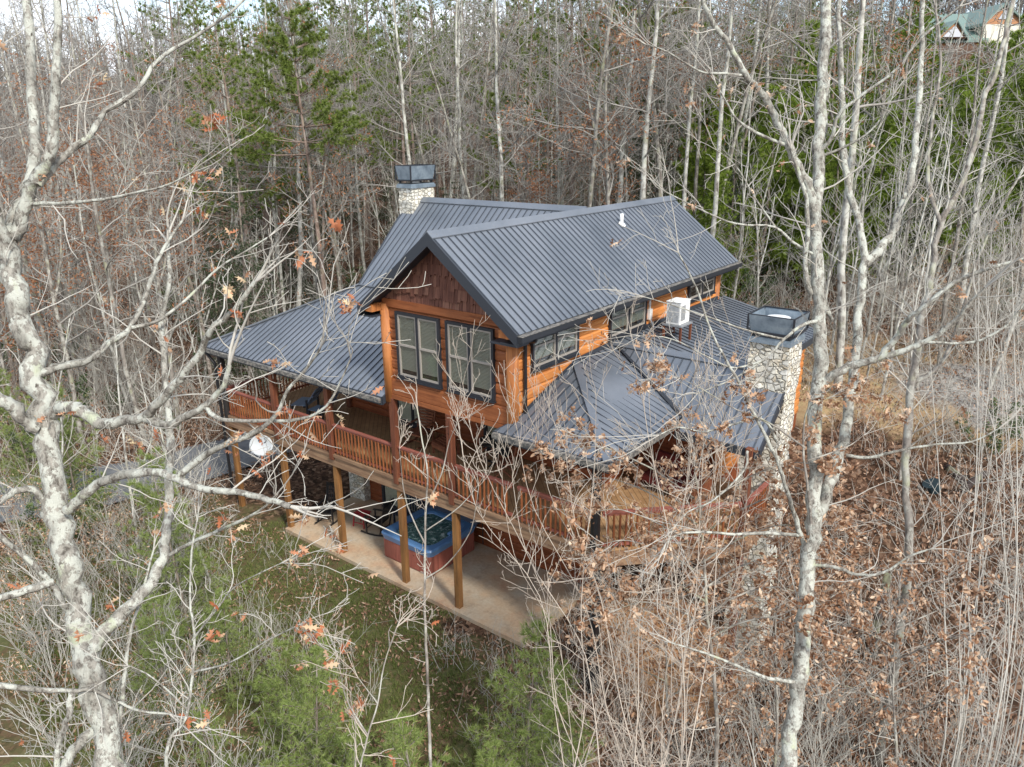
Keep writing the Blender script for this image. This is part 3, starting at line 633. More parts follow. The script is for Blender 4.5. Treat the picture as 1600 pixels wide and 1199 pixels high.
def section(a,b,z0=ZD,n=None):
    a=Vector(a);b=Vector(b);L_=(b-a).length; d=(b-a).normalized()
    s=MB(); s.beam(a+Vector((0,0,.92)),b+Vector((0,0,.92)),.10,.045); rr=s.build('railing',M['rail'],cab)
    s=MB(); s.beam(a+Vector((0,0,.10)),b+Vector((0,0,.10)),.06,.07); s.beam(a+Vector((0,0,.86)),b+Vector((0,0,.86)),.04,.07); s.build('lower_rail',M['rail'],rr)
    s=MB(); k=int(L_/.135); o=d.cross(Vector((0,0,1)))*.035
    for i in range(1,k):
        q=a+d*(L_*i/k)+o; t=U(-.02,.02); s.tube([q+Vector((0,0,.03)),q+d*t*.5+Vector((0,0,.5)),q+d*t+Vector((0,0,.86))],[.025,.028,.022],6)
    s.build('pickets',M['picket'],rr,smooth=False)
px=[-8.15,-5.34,-2.66,.1,2.16,4.2,6.5]
for a,b in zip(px[:-1],px[1:]): section((a+.1,-.02,ZD),(b-.1,-.02,ZD))
section((6.6,.08,ZD),(8.9,2.38,ZD)); section((-8.2,.15,ZD),(-8.45,5.1,ZD)); section((8.98,2.5,ZD),(8.98,3.9,ZD))
pz=[hf(-8.15,0),0,0,0,0,0,-.5]
for k,(x,z0) in enumerate(zip(px,pz)):
    if x==4.2: continue
    hw=.12 if x==6.5 else .085
    m_=MB(); m_.box(x-hw,-.06 if x==6.5 else -.03,z0-.1,x+hw,.14,ZD-.42); m_.build('lower_post',M['dark_post' if x==6.5 else 'post_low'],cab,bevel=.012)
    if x==4.2: continue
    top=ZB-.02 if 0<=x<4.5 else (5.6 if x<0 else 5.62)
    m_=MB(); m_.box(x-.085,-.125,ZD-.20,x+.085,.045,top); m_.build('deck_post',M['dark_post' if x==6.5 or x<-8 else 'post'],cab,bevel=.012)
for x,y in ((8.9,2.6),(-8.45,4.9)):
    m_=MB(); m_.box(x-.08,y-.08,hf(x,y)-.1,x+.08,y+.08,5.6); m_.build('deck_post',M['post'],cab,bevel=.012)
ds=MB(); ds.tube([(6.9,-.55,hz-.12),(6.62,-.22,hz-.45),(6.62,-.20,3.2),(6.62,-.2,-.5)],.09,6); P_('downspout',ds,'black')
ds=MB(); ds.tube([(-8.6,-.3,5.6),(-8.3,-.18,5.2),(-8.3,-.16,.5)],.055,6); P_('downspout',ds,'black')
bmz=MB(); bmz.box(-8.5,-.02,5.46,-.1,.10,5.62); bmz.box(4.2,.0,5.45,6.6,.1,5.62); P_('porch_beam',bmz,'post')
# slab
sl=MB(); sl.prism([(-5.38,-.16,-.16),(4.6,-.16,-.16),(4.6,3.0,-.16),(-5.38,3.0,-.16)],(0,0,.16)); P_('patio_slab',sl,'conc')
# windows ----------------------------------------------------------
def window(org,d,n,wd,z0,z1,units=2,blind='blind',sash=True,fr=.085,low=.0):
    """org (x,y) start, d along, n outward"""
    d=Vector((*d,0));n=Vector((*n,0));o=Vector((*org,0))
    def bx(mb,s0,s1,za,zb,n0,n1):
        p=[o+d*s0+n*n0,o+d*s1+n*n0,o+d*s1+n*n1,o+d*s0+n*n1]; mb.hexa([(q.x,q.y,za) for q in p]+[(q.x,q.y,zb) for q in p])
    f=MB(); bx(f,0,wd,z0,z0+fr,.03,.12); bx(f,0,wd,z1-fr*.8,z1,.03,.12); bx(f,0,fr*.8,z0+fr,z1-fr*.8,.03,.12); bx(f,wd-fr*.8,wd,z0+fr,z1-fr*.8,.03,.12)
    uw=(wd-fr*1.6)/units
    for k in range(1,units): bx(f,fr*.8+uw*k-.035,fr*.8+uw*k+.035,z0+fr,z1-fr*.8,.03,.118)
    bx(f,-.02,wd+.02,z0-.03,z0-.001,.03,.15)
    win=f.build('window',M['trim'],cab)
    sa=MB();gl=MB();bl=MB(); zm=(z0+z1)/2+.02
    for k in range(units):
        a=fr*.8+uw*k+(.036 if k else 0); b=fr*.8+uw*(k+1)-(.036 if k<units-1 else 0); za=z0+fr;zb=z1-fr*.8
        t=.045
        if sash:
            bx(sa,a,a+t,za,zb,.055,.1); bx(sa,b-t,b,za,zb,.055,.1); bx(sa,a+t,b-t,za,za+t,.055,.1); bx(sa,a+t,b-t,zb-t,zb,.055,.1); bx(sa,a+t,b-t,zm-.025,zm+.025,.055,.108)
        bx(gl,a+t,b-t,za+t,zb-t,.068,.072); bx(bl,a+.01,b-.01,za+.02+(.14 if low else 0),zb,.05,.056)
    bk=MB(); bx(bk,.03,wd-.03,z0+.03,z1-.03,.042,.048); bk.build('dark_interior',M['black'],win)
    if sash: sa.build('sash',M['sash'],win)
    gl.build('pane',M['glass'],win); bl.build('blind',M[blind],win)
    return win
window((.44,0),(1,0),(0,-1),1.52,6.36,8.13,low=1); window((2.17,0),(1,0),(0,-1),1.50,6.36,8.13,low=1)
window((W,.60),(0,1),(1,0),1.98,7.04,8.16,low=1); window((W,4.12),(0,1),(1,0),2.02,7.04,8.16,low=1); window((W,8.9),(0,1),(1,0),2.0,7.25,8.16,blind='black')
# doors on the deck and below
def glazed(x0,x1,z0,z1,y,units,nm='patio_door',blind='cream'):
    w_=window((x0,y),(1,0),(0,-1),x1-x0,z0,z1,units,blind,False,.13); w_.name=nm; return w_
glazed(-2.95,-1.45,ZD+.02,5.5,2.96,2); glazed(2.25,3.0,4.25,5.35,2.96,1,'window'); glazed(-3.95,-1.95,.03,2.35,3.0,2); glazed(.8,1.7,ZD+.02,5.4,2.96,1)
# chimneys ---------------------------------------------------------
def stack(x0,y0,x1,y1,z0,z1,rough=.035,nm='stone_chimney'):
    mb=MB(); k=.16; nz_=max(2,int((z1-z0)/k))
    per=[]; 
    def seg(a,b): 
        n=max(2,int((Vector(b)-Vector(a)).length/k)); return [(a[0]+(b[0]-a[0])*i/n,a[1]+(b[1]-a[1])*i/n) for i in range(n)]
    per=seg((x0,y0),(x1,y0))+seg((x1,y0),(x1,y1))+seg((x1,y1),(x0,y1))+seg((x0,y1),(x0,y0)); n=len(per); vs=[]
    cx,cy=(x0+x1)/2,(y0+y1)/2
    for i in range(nz_+1):
        z=z0+(z1-z0)*i/nz_
        for (x,y) in per:
            q=noise.noise(Vector((x*3.7,y*3.7,z*4.1)))*rough*2; v=Vector((x-cx,y-cy,0)).normalized(); vs.append((x+v.x*q,y+v.y*q,z))
    fs=[(i*n+j,i*n+(j+1)%n,(i+1)*n+(j+1)%n,(i+1)*n+j) for i in range(nz_) for j in range(n)]+[tuple(nz_*n+j for j in range(n))]
    mb.add(vs,fs); return mb.build(nm,M['stone'],cab)
ch=stack(8.2,3.9,9.12,4.78,-.6,7.72)
def shroud(parent,x0,y0,x1,y1,z,oh=.14,h=.5,closed=False):
    a=MB(); a.box(x0-.05,y0-.05,z,x1+.05,y1+.05,z+.10); a.box(x0-oh*.5,y0-oh*.5,z+.101,x1+oh*.5,y1+oh*.5,z+.14); a.build('crown_flashing',M['cap'],parent)
    b=MB()
    X0,Y0,X1,Y1=x0-oh,y0-oh,x1+oh,y1+oh; zz=z+.26; t=.02
    def wall(p,q,r,s): b.prism([p,q,r,s],(Vector(q)-Vector(p)).cross(Vector(s)-Vector(p)).normalized()*t)
    e=.07
    wall((X0+e,Y0+e,zz),(X1-e,Y0+e,zz),(X1,Y0,zz+h),(X0,Y0,zz+h)); wall((X1-e,Y0+e,zz),(X1-e,Y1-e,zz),(X1,Y1,zz+h),(X1,Y0,zz+h)); wall((X1-e,Y1-e,zz),(X0+e,Y1-e,zz),(X0,Y1,zz+h),(X1,Y1,zz+h)); wall((X0+e,Y1-e,zz),(X0+e,Y0+e,zz),(X0,Y0,zz+h),(X0,Y1,zz+h))
    b.build('chimney_shroud',M['cap'],parent)
    c=MB()
    for x,y in ((X0+.1,Y0+.1),(X1-.1,Y0+.1),(X1-.1,Y1-.1),(X0+.1,Y1-.1)): c.box(x-.03,y-.03,z+.10,x+.03,y+.03,zz+.02)
    for p,q in (((X0,Y0),(X1,Y0)),((X1,Y0),(X1,Y1)),((X1,Y1),(X0,Y1)),((X0,Y1),(X0,Y0))):
        c.beam((*p,zz+h),(*q,zz+h),.035,.03); c.beam((p[0]*.93+q[0]*.07,p[1]*.93+q[1]*.07,zz),(q[0]*.93+p[0]*.07,q[1]*.93+p[1]*.07,zz),.04,.05)
        c.beam((*p,zz),(*p,zz+h),.04,.04,(1,0,0))
    c.build('shroud_frame',M['trim'],parent)
    c=MB(); cx,cy=(x0+x1)/2,(y0+y1)/2; c.tube([(cx,cy,z+.1),(cx,cy,z+.1+h)],.12,16); c.tube([(cx,cy,z+h+.04),(cx,cy,z+h+.10),(cx,cy,z+h+.16),(cx,cy,z+h+.18)],[.15,.27,.27,.05],20); c.build('flue_cap',M['galv'],parent,smooth=False)
    c=MB(); c.box(x0-.0,y0,z+.141,x1,y1,z+.15); c.build('flue_bed',M['black'],parent)
shroud(ch,8.2,3.9,9.12,4.78,7.70,.07,.40)
ch2=stack(-5.45,5.9,-4.82,7.0,3,10.66); shroud(ch2,-5.45,5.9,-4.82,7.0,10.62,.05,.48)
# lower step of roof in front of the right chimney
# vent pipe and wall box
p=un(971,352,1); r_=(p-CAM); nrm=Vector((.78,0,1)).normalized(); t=(Vector((W/2,0,ZR))-CAM).dot(nrm)/r_.dot(nrm); vp=CAM+r_*t
m_=MB(); m_.tube([vp-Vector((0,0,.1)),vp+Vector((0,0,.34))],.055,12); vt=P_('vent_pipe',m_,'white',smooth=True); m_=MB(); m_.tube([vp+nrm*.02,vp+nrm*.05],.12,16); m_.build('vent_boot',M['white'],vt)
m_=MB(); m_.box(W+.05,6.3,7.2,W+.13,6.46,7.5); m_.box(W+.05,6.36,7.5,W+.09,6.42,7.85); m_.tube([(W+.1,6.42,7.2),(W+.16,6.5,6.95),(W+.4,6.7,6.9),(5.0,6.4,6.95)],.025,6); P_('wall_disconnect',m_,'white')
# ------------------------------------------------------------------ things on and around the cabin
def thing(name,loc,rz,label,cat,group=None): return empty(name,loc,R(rz),label,cat,group)
ac=thing('air_conditioner',(5.12,6.42,6.86),0,'white outdoor air conditioner on a small wooden stand over the low metal roof','air conditioner')
m_=MB(); m_.box(-.30,-.42,.42,.30,.42,1.16); m_.box(-.33,-.45,1.161,.33,.45,1.19); m_.build('cabinet',M['white'],ac,bevel=.02)
m_=MB()
for k in range(9): m_.box(-.22+k*.055,-.435,.50,-.205+k*.055,-.421,1.08)
for k in range(8): m_.box(.301,-.36+k*.05,.55,.312,-.345+k*.05,1.05)
m_.build('louvre_grille',M['grille'],ac)
m_=MB(); m_.box(-.42,-.5,.36,.42,.5,.415); m_.build('platform',M['grille'],ac)
for x,y in ((-.36,-.44),(.36,-.44),(.36,.44),(-.36,.44)):
    m_=MB(); m_.box(x-.04,y-.04,-.36-(.18*(x>0)),x+.04,y+.04,.359); m_.build('leg',M['post'],ac)
ac.scale=(.72,.72,.85)
# satellite dish
dp=thing('satellite_dish',(-5.55,-.12,3.0),0,'oval pale satellite dish with a dark mark bolted to the deck rim','satellite dish')
dn=Vector((.45,-.85,.35)).normalized(); dr_=Vector((0,0,1)).cross(dn).normalized(); du=dn.cross(dr_)
cc=Vector((0.02,-.45,.08)); vs=[cc-dn*.07];fs=[]; nr,nk=6,28
def dpt(r,t,off=0): return cc+dr_*(r*.40*math.cos(t))+du*(r*.33*math.sin(t))+dn*(-.07+.10*r*r+off)
for i in range(1,nr+1):
    for k in range(nk): vs.append(dpt(i/nr,2*math.pi*k/nk))
for k in range(nk): fs.append((0,1+k,1+(k+1)%nk))
for i in range(nr-1):
    for k in range(nk): fs.append((1+i*nk+k,1+(i+1)*nk+k,1+(i+1)*nk+(k+1)%nk,1+i*nk+(k+1)%nk))
m_=MB(); m_.add(vs,fs); o=m_.build('reflector',M['dishw'],dp,smooth=True); md=o.modifiers.new('s','SOLIDIFY'); md.thickness=.012
m_=MB()   # the mark: a solid half disc with a swoosh
def mark(pts): k=len(pts); return m_.add([dpt(math.hypot(a*1.5,b*1.15-.05),math.atan2(b*1.15-.05,a*1.5),.026) for a,b in pts],[tuple(range(k))])
mark([(-.22,.36),(-.10,.30),(-.02,.40),(-.02,.52),(-.12,.58),(-.20,.52)])
for k in range(9):
    a0=-1.3+k*.26;a1=a0+.26; w0=.03+.05*math.sin(math.pi*k/9); w1=.03+.05*math.sin(math.pi*(k+1)/9)
    mark([(.02+.17*math.cos(a0),.46+.2*math.sin(a0)),(.02+(.17+w0)*math.cos(a0),.46+(.2+w0)*math.sin(a0)),(.02+(.17+w1)*math.cos(a1),.46+(.2+w1)*math.sin(a1)),(.02+.17*math.cos(a1),.46+.2*math.sin(a1))])
m_.build('mark',M['dishlogo'],dp)
m_=MB(); m_.tube([cc-du*.3-dn*.02,cc-du*.42+dn*.25,cc-du*.30+dn*.52],.016,6); m_.beam(cc-du*.32+dn*.5,cc-du*.20+dn*.58,.07,.06); m_.build('feed_arm',M['grille'],dp)
m_=MB(); m_.tube([cc-dn*.08,(.05,-.2,-.2),(.1,.02,-.25)],.025,8); m_.box(0,.02,-.35,.2,.055,-.15); m_.build('mast',M['grille'],dp)
# hot tub
ht=thing('hot_tub',(-.45,1.62,0),0,'hot tub with blue rim and red brown sides bubbling under the deck','hot tub')
m_=MB(); m_.box(-1.0,-1.0,0,1.0,1.0,.70); m_.build('cabinet',M['tub_side'],ht,bevel=.06)
def rsq(a,r,z,n=6):
    out=[]
    for sx,sy,t0 in ((1,1,0),(-1,1,90),(-1,-1,180),(1,-1,270)):
        for k in range(n+1): t=R(t0+90*k/n); out.append((sx*(a-r)+r*math.cos(t),sy*(a-r)+r*math.sin(t),z))
    return out
rings=[rsq(1.02,.16,.66),rsq(1.07,.16,.85),rsq(1.04,.16,.90),rsq(.86,.30,.895),rsq(.80,.30,.86),rsq(.76,.30,.76),rsq(.70,.3,.71)]
vs=[p for r_ in rings for p in r_]; n=len(rings[0]); m_=MB(); m_.add(vs,[(i*n+j,i*n+(j+1)%n,(i+1)*n+(j+1)%n,(i+1)*n+j) for i in range(len(rings)-1) for j in range(n)]+[tuple(range(n-1,-1,-1)),tuple(6*n+j for j in range(n))]); m_.build('rim',M['tub_blue'],ht,smooth=False)
gx=24; vs=[];fs=[]
for a in range(gx):
    for b in range(gx):
        x=-.82+1.64*a/(gx-1);y=-.82+1.64*b/(gx-1); vs.append((x,y,.835+.018*noise.noise(Vector((x*6,y*6,1)))))
fs=[(a*gx+b,(a+1)*gx+b,(a+1)*gx+b+1,a*gx+b+1) for a in range(gx-1) for b in range(gx-1) if math.hypot(max(0,abs(vs[a*gx+b][0])-.5),max(0,abs(vs[a*gx+b][1])-.5))<.30]
m_=MB(); m_.add(vs,fs); m_.build('water',M['water'],ht,smooth=True)
for x,y in ((-.72,-.35),(.5,.74),(.74,.2)):
    m_=MB(); m_.tube([(x,y-.12,.86),(x,y+.12,.86)],.06,10); m_.build('headrest',M['tub_blue'],ht,smooth=True)
cv=thing('hot_tub_cover',(-.4,2.82,.86),0,'navy folding spa cover propped up behind the hot tub','spa cover')
m_=MB(); m_.prism([(-1.05,-.12,0),(1.05,-.12,0),(1.05,.02,.55),(-1.05,.02,.55)],(0,.10,.03)); m_.build('panel',M['cover'],cv,bevel=.02)
m_=MB(); m_.prism([(-1.05,-.24,0),(1.05,-.24,0),(1.05,-.11,.52),(-1.05,-.11,.52)],(0,.09,.03)); m_.build('panel',M['cover'],cv,bevel=.02)
m_=MB(); m_.tube([(-1.1,0,-.7),(-1.1,0,.3),(1.1,0,.3),(1.1,0,-.7)],.02,6); m_.build('lifter',M['black'],cv)
# rocking chair kit
def rocker(name,m,loc,rz,label,group=None,slats='v',wide=.56):
    e=thing(name,loc,rz,label,'rocking chair',group); w2=wide/2
    m_=MB()
    for k in range(6): m_.box(-w2+.02,-.25+k*.085,.40,w2-.02,-.175+k*.085,.425)
    m_.box(-w2,-.28,.36,w2,-.25,.42); m_.build('seat',m,e)
    m_=MB()
    if slats=='v':
        for k in range(7): x=-w2+.07+k*(wide-.14)/6; m_.beam((x,.26,.46),(x,.44,1.10),.028,.014,(0,1,0))
        m_.beam((-w2,.45,1.12),(w2,.45,1.12),.03,.11); m_.beam((-w2,.26,.47),(w2,.26,.47),.03,.05)
    else:
        for k in range(9): t=k/8; m_.box(-w2+.03,.25+.2*t,.46+.68*t,w2-.03,.28+.2*t,.53+.68*t)
    m_.build('backrest',m,e)
    for s in (-1,1):
        m_=MB(); m_.beam((s*w2,.24,.06),(s*w2,.47,1.18),.04,.04,(0,1,0)); m_.build('back_post',m,e)
        m_=MB(); m_.beam((s*w2,-.26,.05),(s*w2,-.27,.62),.04,.04,(0,1,0)); m_.build('leg',m,e)
        m_=MB(); m_.beam((s*w2,-.33,.635),(s*w2,.33,.66),.075,.025); m_.build('arm',m,e)
        m_=MB(); pts=[(s*w2,-.48+.11*k,.035+.10*((k-4)/5.2)**2) for k in range(11)]
        for a,b in zip(pts,pts[1:]): m_.beam(a,b,.03,.045)
        m_.build('rocker',m,e)
    m_=MB(); m_.beam((-w2,-.26,.22),(w2,-.26,.22),.02,.02); m_.beam((-w2,.28,.22),(w2,.28,.22),.02,.02); m_.build('stretcher',m,e)
    return e
rocker('rocking_chair',M['black'],(-4.62,1.1,0),20,'black slatted rocking chair left of the red stool on the patio','black rocking chairs')
rocker('rocking_chair',M['black'],(-2.72,1.55,0),-75,'black rocking chair between the red stool and the hot tub, seen from its side','black rocking chairs')
st=thing('stool',(-3.5,1.55,0),12,'small red wooden stool between the two black rocking chairs','stool')
m_=MB()
for k in range(5): m_.box(-.24+k*.098,-.22,.43,-.15+k*.098,.22,.455)
m_.build('seat',M['red'],st)
for sx in (-1,1):
    for sy in (-1,1): m_=MB(); m_.beam((sx*.22,sy*.2,0),(sx*.18,sy*.16,.43),.035,.035,(0,1,0)); m_.build('leg',M['red'],st)
m_=MB(); m_.beam((-.2,-.18,.15),(.2,-.18,.15),.02,.02); m_.beam((-.2,.18,.15),(.2,.18,.15),.02,.02); m_.build('stretcher',M['red'],st)
gr=thing('patio_bench',(-2.05,2.45,0),0,'dark slatted bench standing against the door beside the hot tub','bench')
m_=MB()
for k in range(5): m_.box(-.6,-.3+k*.11,.42,.45,-.21+k*.11,.45)
m_.build('seat',M['cover'],gr)
m_=MB()
for k in range(9): m_.box(-.58+k*.12,.25,.45,-.53+k*.12,.28,.95)
m_.box(-.6,.24,.95,.45,.29,1.02); m_.build('backrest',M['cover'],gr)
for x in (-.56,.41):
    for y in (-.27,.24): m_=MB(); m_.box(x-.025,y-.025,0,x+.025,y+.025,.42); m_.build('leg',M['cover'],gr)
# deck furniture
rocker('rocking_chair',M['furn'],(-1.05,2.0,ZD),5,'brown wooden rocking chair with horizontal slats on the upper deck',None,'h',.62)
ot=thing('footstool',(.1,1.95,ZD),-12,'low brown wooden footstool beside the deck rocking chair','footstool')
m_=MB()
for k in range(5): m_.box(-.32,-.25+k*.1,.36+.02*k,.32,-.165+k*.1,.385+.02*k)
m_.build('seat',M['furn'],ot); m_=MB(); m_.box(-.34,-.29,.20,.34,-.255,.38); m_.build('apron',M['furn'],ot)
for x in (-.3,.3):
    for y in (-.25,.22): m_=MB(); m_.box(x-.03,y-.03,0,x+.03,y+.03,.36); m_.build('leg',M['furn'],ot)
dt=thing('round_table',(1.75,2.25,ZD),0,'dark round table on the deck behind the second post','table')
m_=MB(); m_.tube([(0,0,.70),(0,0,.735)],.48,24); m_.build('tabletop',M['black'],dt); m_=MB(); m_.tube([(0,0,.03),(0,0,.70)],.05,10); m_.beam((-.3,0,.03),(.3,0,.03),.06,.05); m_.beam((0,-.3,.03),(0,.3,.03),.06,.05); m_.build('pedestal',M['black'],dt)
for (x,y,rz,lb) in ((2.45,1.75,-55,'brown wooden folding chair on the near side of the dark deck table'),(1.25,2.62,140,'brown wooden chair against the wall behind the dark deck table')):
    e=thing('deck_chair',(x,y,ZD),rz,lb,'chair','chairs at the deck table')
    m_=MB()
    for k in range(5): m_.box(-.22,-.22+k*.09,.44,.22,-.145+k*.09,.462)
    m_.build('seat',M['furn'],e); m_=MB()
    for k in range(5): m_.box(-.2,.24+.02*k,.55+.09*k,.2,.26+.02*k,.62+.09*k)
    m_.build('backrest',M['furn'],e)
    for s in (-1,1):
        m_=MB(); m_.beam((s*.22,-.3,0),(s*.22,.26,.6),.035,.045,(0,1,0)); m_.build('leg',M['furn'],e)
        m_=MB(); m_.beam((s*.22,.3,0),(s*.22,-.2,.44),.035,.045,(0,1,0)); m_.build('leg',M['furn'],e)
        m_=MB(); m_.beam((s*.22,.22,.45),(s*.22,.36,1.02),.035,.04,(0,1,0)); m_.build('back_post',M['furn'],e)
for (x,y,rz,lb) in ((-6.15,1.7,-65,'blue grey slatted lounge chair on the left deck near the corner post'),(-5.15,1.55,-80,'narrow blue grey slatted lounge chair beside the third deck post from the left')):
    e=thing('lounge_chair',(x,y,ZD),rz,lb,'lounge chair','slatted lounge chairs')
    sc2=1 if x<-6 else .6
    m_=MB()
    for k in range(8): m_.box((-.42+k*.105)*sc2,-.35,.36,(-.335+k*.105)*sc2,.25,.385)
    m_.build('seat',M['bluegrey'],e); m_=MB()
    for k in range(8): m_.beam(((-.375+k*.105)*sc2,.22,.40),((-.375+k*.105)*sc2,.62,.98),.085*sc2,.02,(0,1,0))
    m_.beam((-.42*sc2,.50,.72),(.42*sc2,.50,.72),.03,.05); m_.build('backrest',M['bluegrey'],e)
    for s in (-1,1):
        for yy in (-.3,.25): m_=MB(); m_.box(s*.4*sc2-.03,yy-.03,0,s*.4*sc2+.03,yy+.03,.36 if yy<0 else .58); m_.build('leg',M['trim'],e)
M['sofa']=mat('dark_red_cushion',(.13,.014,.010),.9)
sf=thing('porch_sofa',(6.6,3.6,ZD),-10,'dark red cushioned porch sofa in the shade under the right hand roof','sofa')
m_=MB(); m_.box(-.8,-.35,.2,.8,.35,.42); m_.build('seat',M['sofa'],sf,bevel=.04); m_=MB(); m_.box(-.8,.25,.42,.8,.42,.9); m_.build('backrest',M['sofa'],sf,bevel=.04)
for s in (-1,1): m_=MB(); m_.box(s*.86-.06,-.36,0,s*.86+.06,.42,.62); m_.build('arm',M['furn'],sf,bevel=.02)
# barrel and pipe
p=ghit(1463,768); bl_=thing('plastic_barrel',tuple(p-Vector((0,0,.15))),0,'dark teal plastic drum lying open among the leaves at far right','barrel')
m_=MB(); m_.tube([(0,0,0),(0,0,.1),(0,0,.5),(0,0,.56)],[.2,.24,.27,.27],18); o=m_.build('body',M['barrel'],bl_,smooth=False); m_=MB(); m_.tube([(0,0,.56),(0,0,.60)],.30,18); m_.build('rim',M['barrel'],bl_); bl_.rotation_euler=(.3,-.35,0); bl_.scale=(.8,.8,.8)
pts=[]
for u,v in ((1112,360),(1128,357),(1140,363),(1150,372),(1160,370),(1170,378),(1178,388),(1172,392)):
    q=ghit(u,v,25); pts.append((q.x,q.y,hf(q.x,q.y)+.22))
m_=MB(); m_.tube(spl(pts,4),.2,8); o=m_.build('drain_pipe',M['black']); tag(o,'black corrugated drain pipe lying on the bank behind the cabin','pipe')
# far house
fh0=un(1500,60,88); zb=hf(fh0.x,fh0.y)
fh=thing('hillside_house',(0,0,0),0,'distant house with a green metal roof and cream wall on the ridge','house')
def un2(u,v,d): return un(u,v,d)
A=un(1447,22,92);B=un(1545,22,92);C_=un(1450,64,86);D_=un(1545,62,86); base=min(hf(A.x,A.y),hf(D_.x,D_.y),hf(C_.x,C_.y))-1
bk_=Vector((FWD.x,FWD.y,0)).normalized()
m_=MB(); m_.prism([A,B,D_,C_],(0,0,-.25)); m_.prism([A,B,B+bk_*7-Vector((0,0,3)),A+bk_*7-Vector((0,0,3))],(0,0,-.25)); m_.build('roof',M['grnroof'],fh)
g0=un(1463,60,85.5);g1=un(1512,60,85.5);gt_=un(1493,33,85.5)
m_=MB(); m_.prism([g0,g1,gt_],bk_*.3); m_.build('gable',M['farwood'],fh)
g0b=un(1473,58,85.2);g1b=un(1505,58,85.2);gtb=un(1493,40,85.2); m_=MB(); m_.prism([g0b,g1b,gtb],bk_*.15); m_.build('gable_window',M['fartrim'],fh)
m_=MB(); m_.prism([un(1458,61,85),un(1463,60,85),gt_+Vector((0,0,.5)),un(1512,60,85),un(1517,61,85),gt_+Vector((0,0,1.0))],bk_*.9) if False else None
m_=MB(); m_.prism([un(1462,60,85),gt_+Vector((0,0,.1))-bk_*.4,gt_+Vector((0,0,.1))+bk_*5,un(1462,60,90)],(0,0,-.15)); m_.prism([un(1513,60,85),gt_+Vector((0,0,.1))-bk_*.4,gt_+Vector((0,0,.1))+bk_*5,un(1513,60,90)],(0,0,-.15)); m_.build('gable_roof',M['grnroof'],fh)
w0=un(1452,66,86.5);w1=un(1542,66,86.5)
m_=MB(); m_.prism([(w0.x,w0.y,base),(w1.x,w1.y,base),tuple(w1),tuple(w0)],bk_*9); m_.build('wall',M['farwood'],fh)
m_=MB(); pq=[un(1538,38,86),un(1572,10,86),un(1606,38,86)]; m_.prism(pq,bk_*10); m_.build('gable',M['farwood'],fh)
m_=MB(); a,b=un(1539,38.2,86),un(1604,38.2,86); c,d=un(1539,60,86),un(1604,60,86); c.z-=6;d.z-=6; m_.prism([a,b,d,c],bk_*10); m_.build('wall',M['farcream'],fh)
m_=MB(); a,b,c=un(1534,41,85.6),un(1572,8,85.6),un(1612,43,85.6); m_.prism([a,b,b+bk_*11,a+bk_*11],(0,0,.3)); m_.prism([b,c,c+bk_*11,b+bk_*11],(0,0,.3)); m_.build('roof',M['grnroof'],fh)
m_=MB(); m_.prism([un(1560,30,85.9),un(1572,14,85.9),un(1584,30,85.9)],bk_*.1); m_.build('gable_window',M['fartrim'],fh)
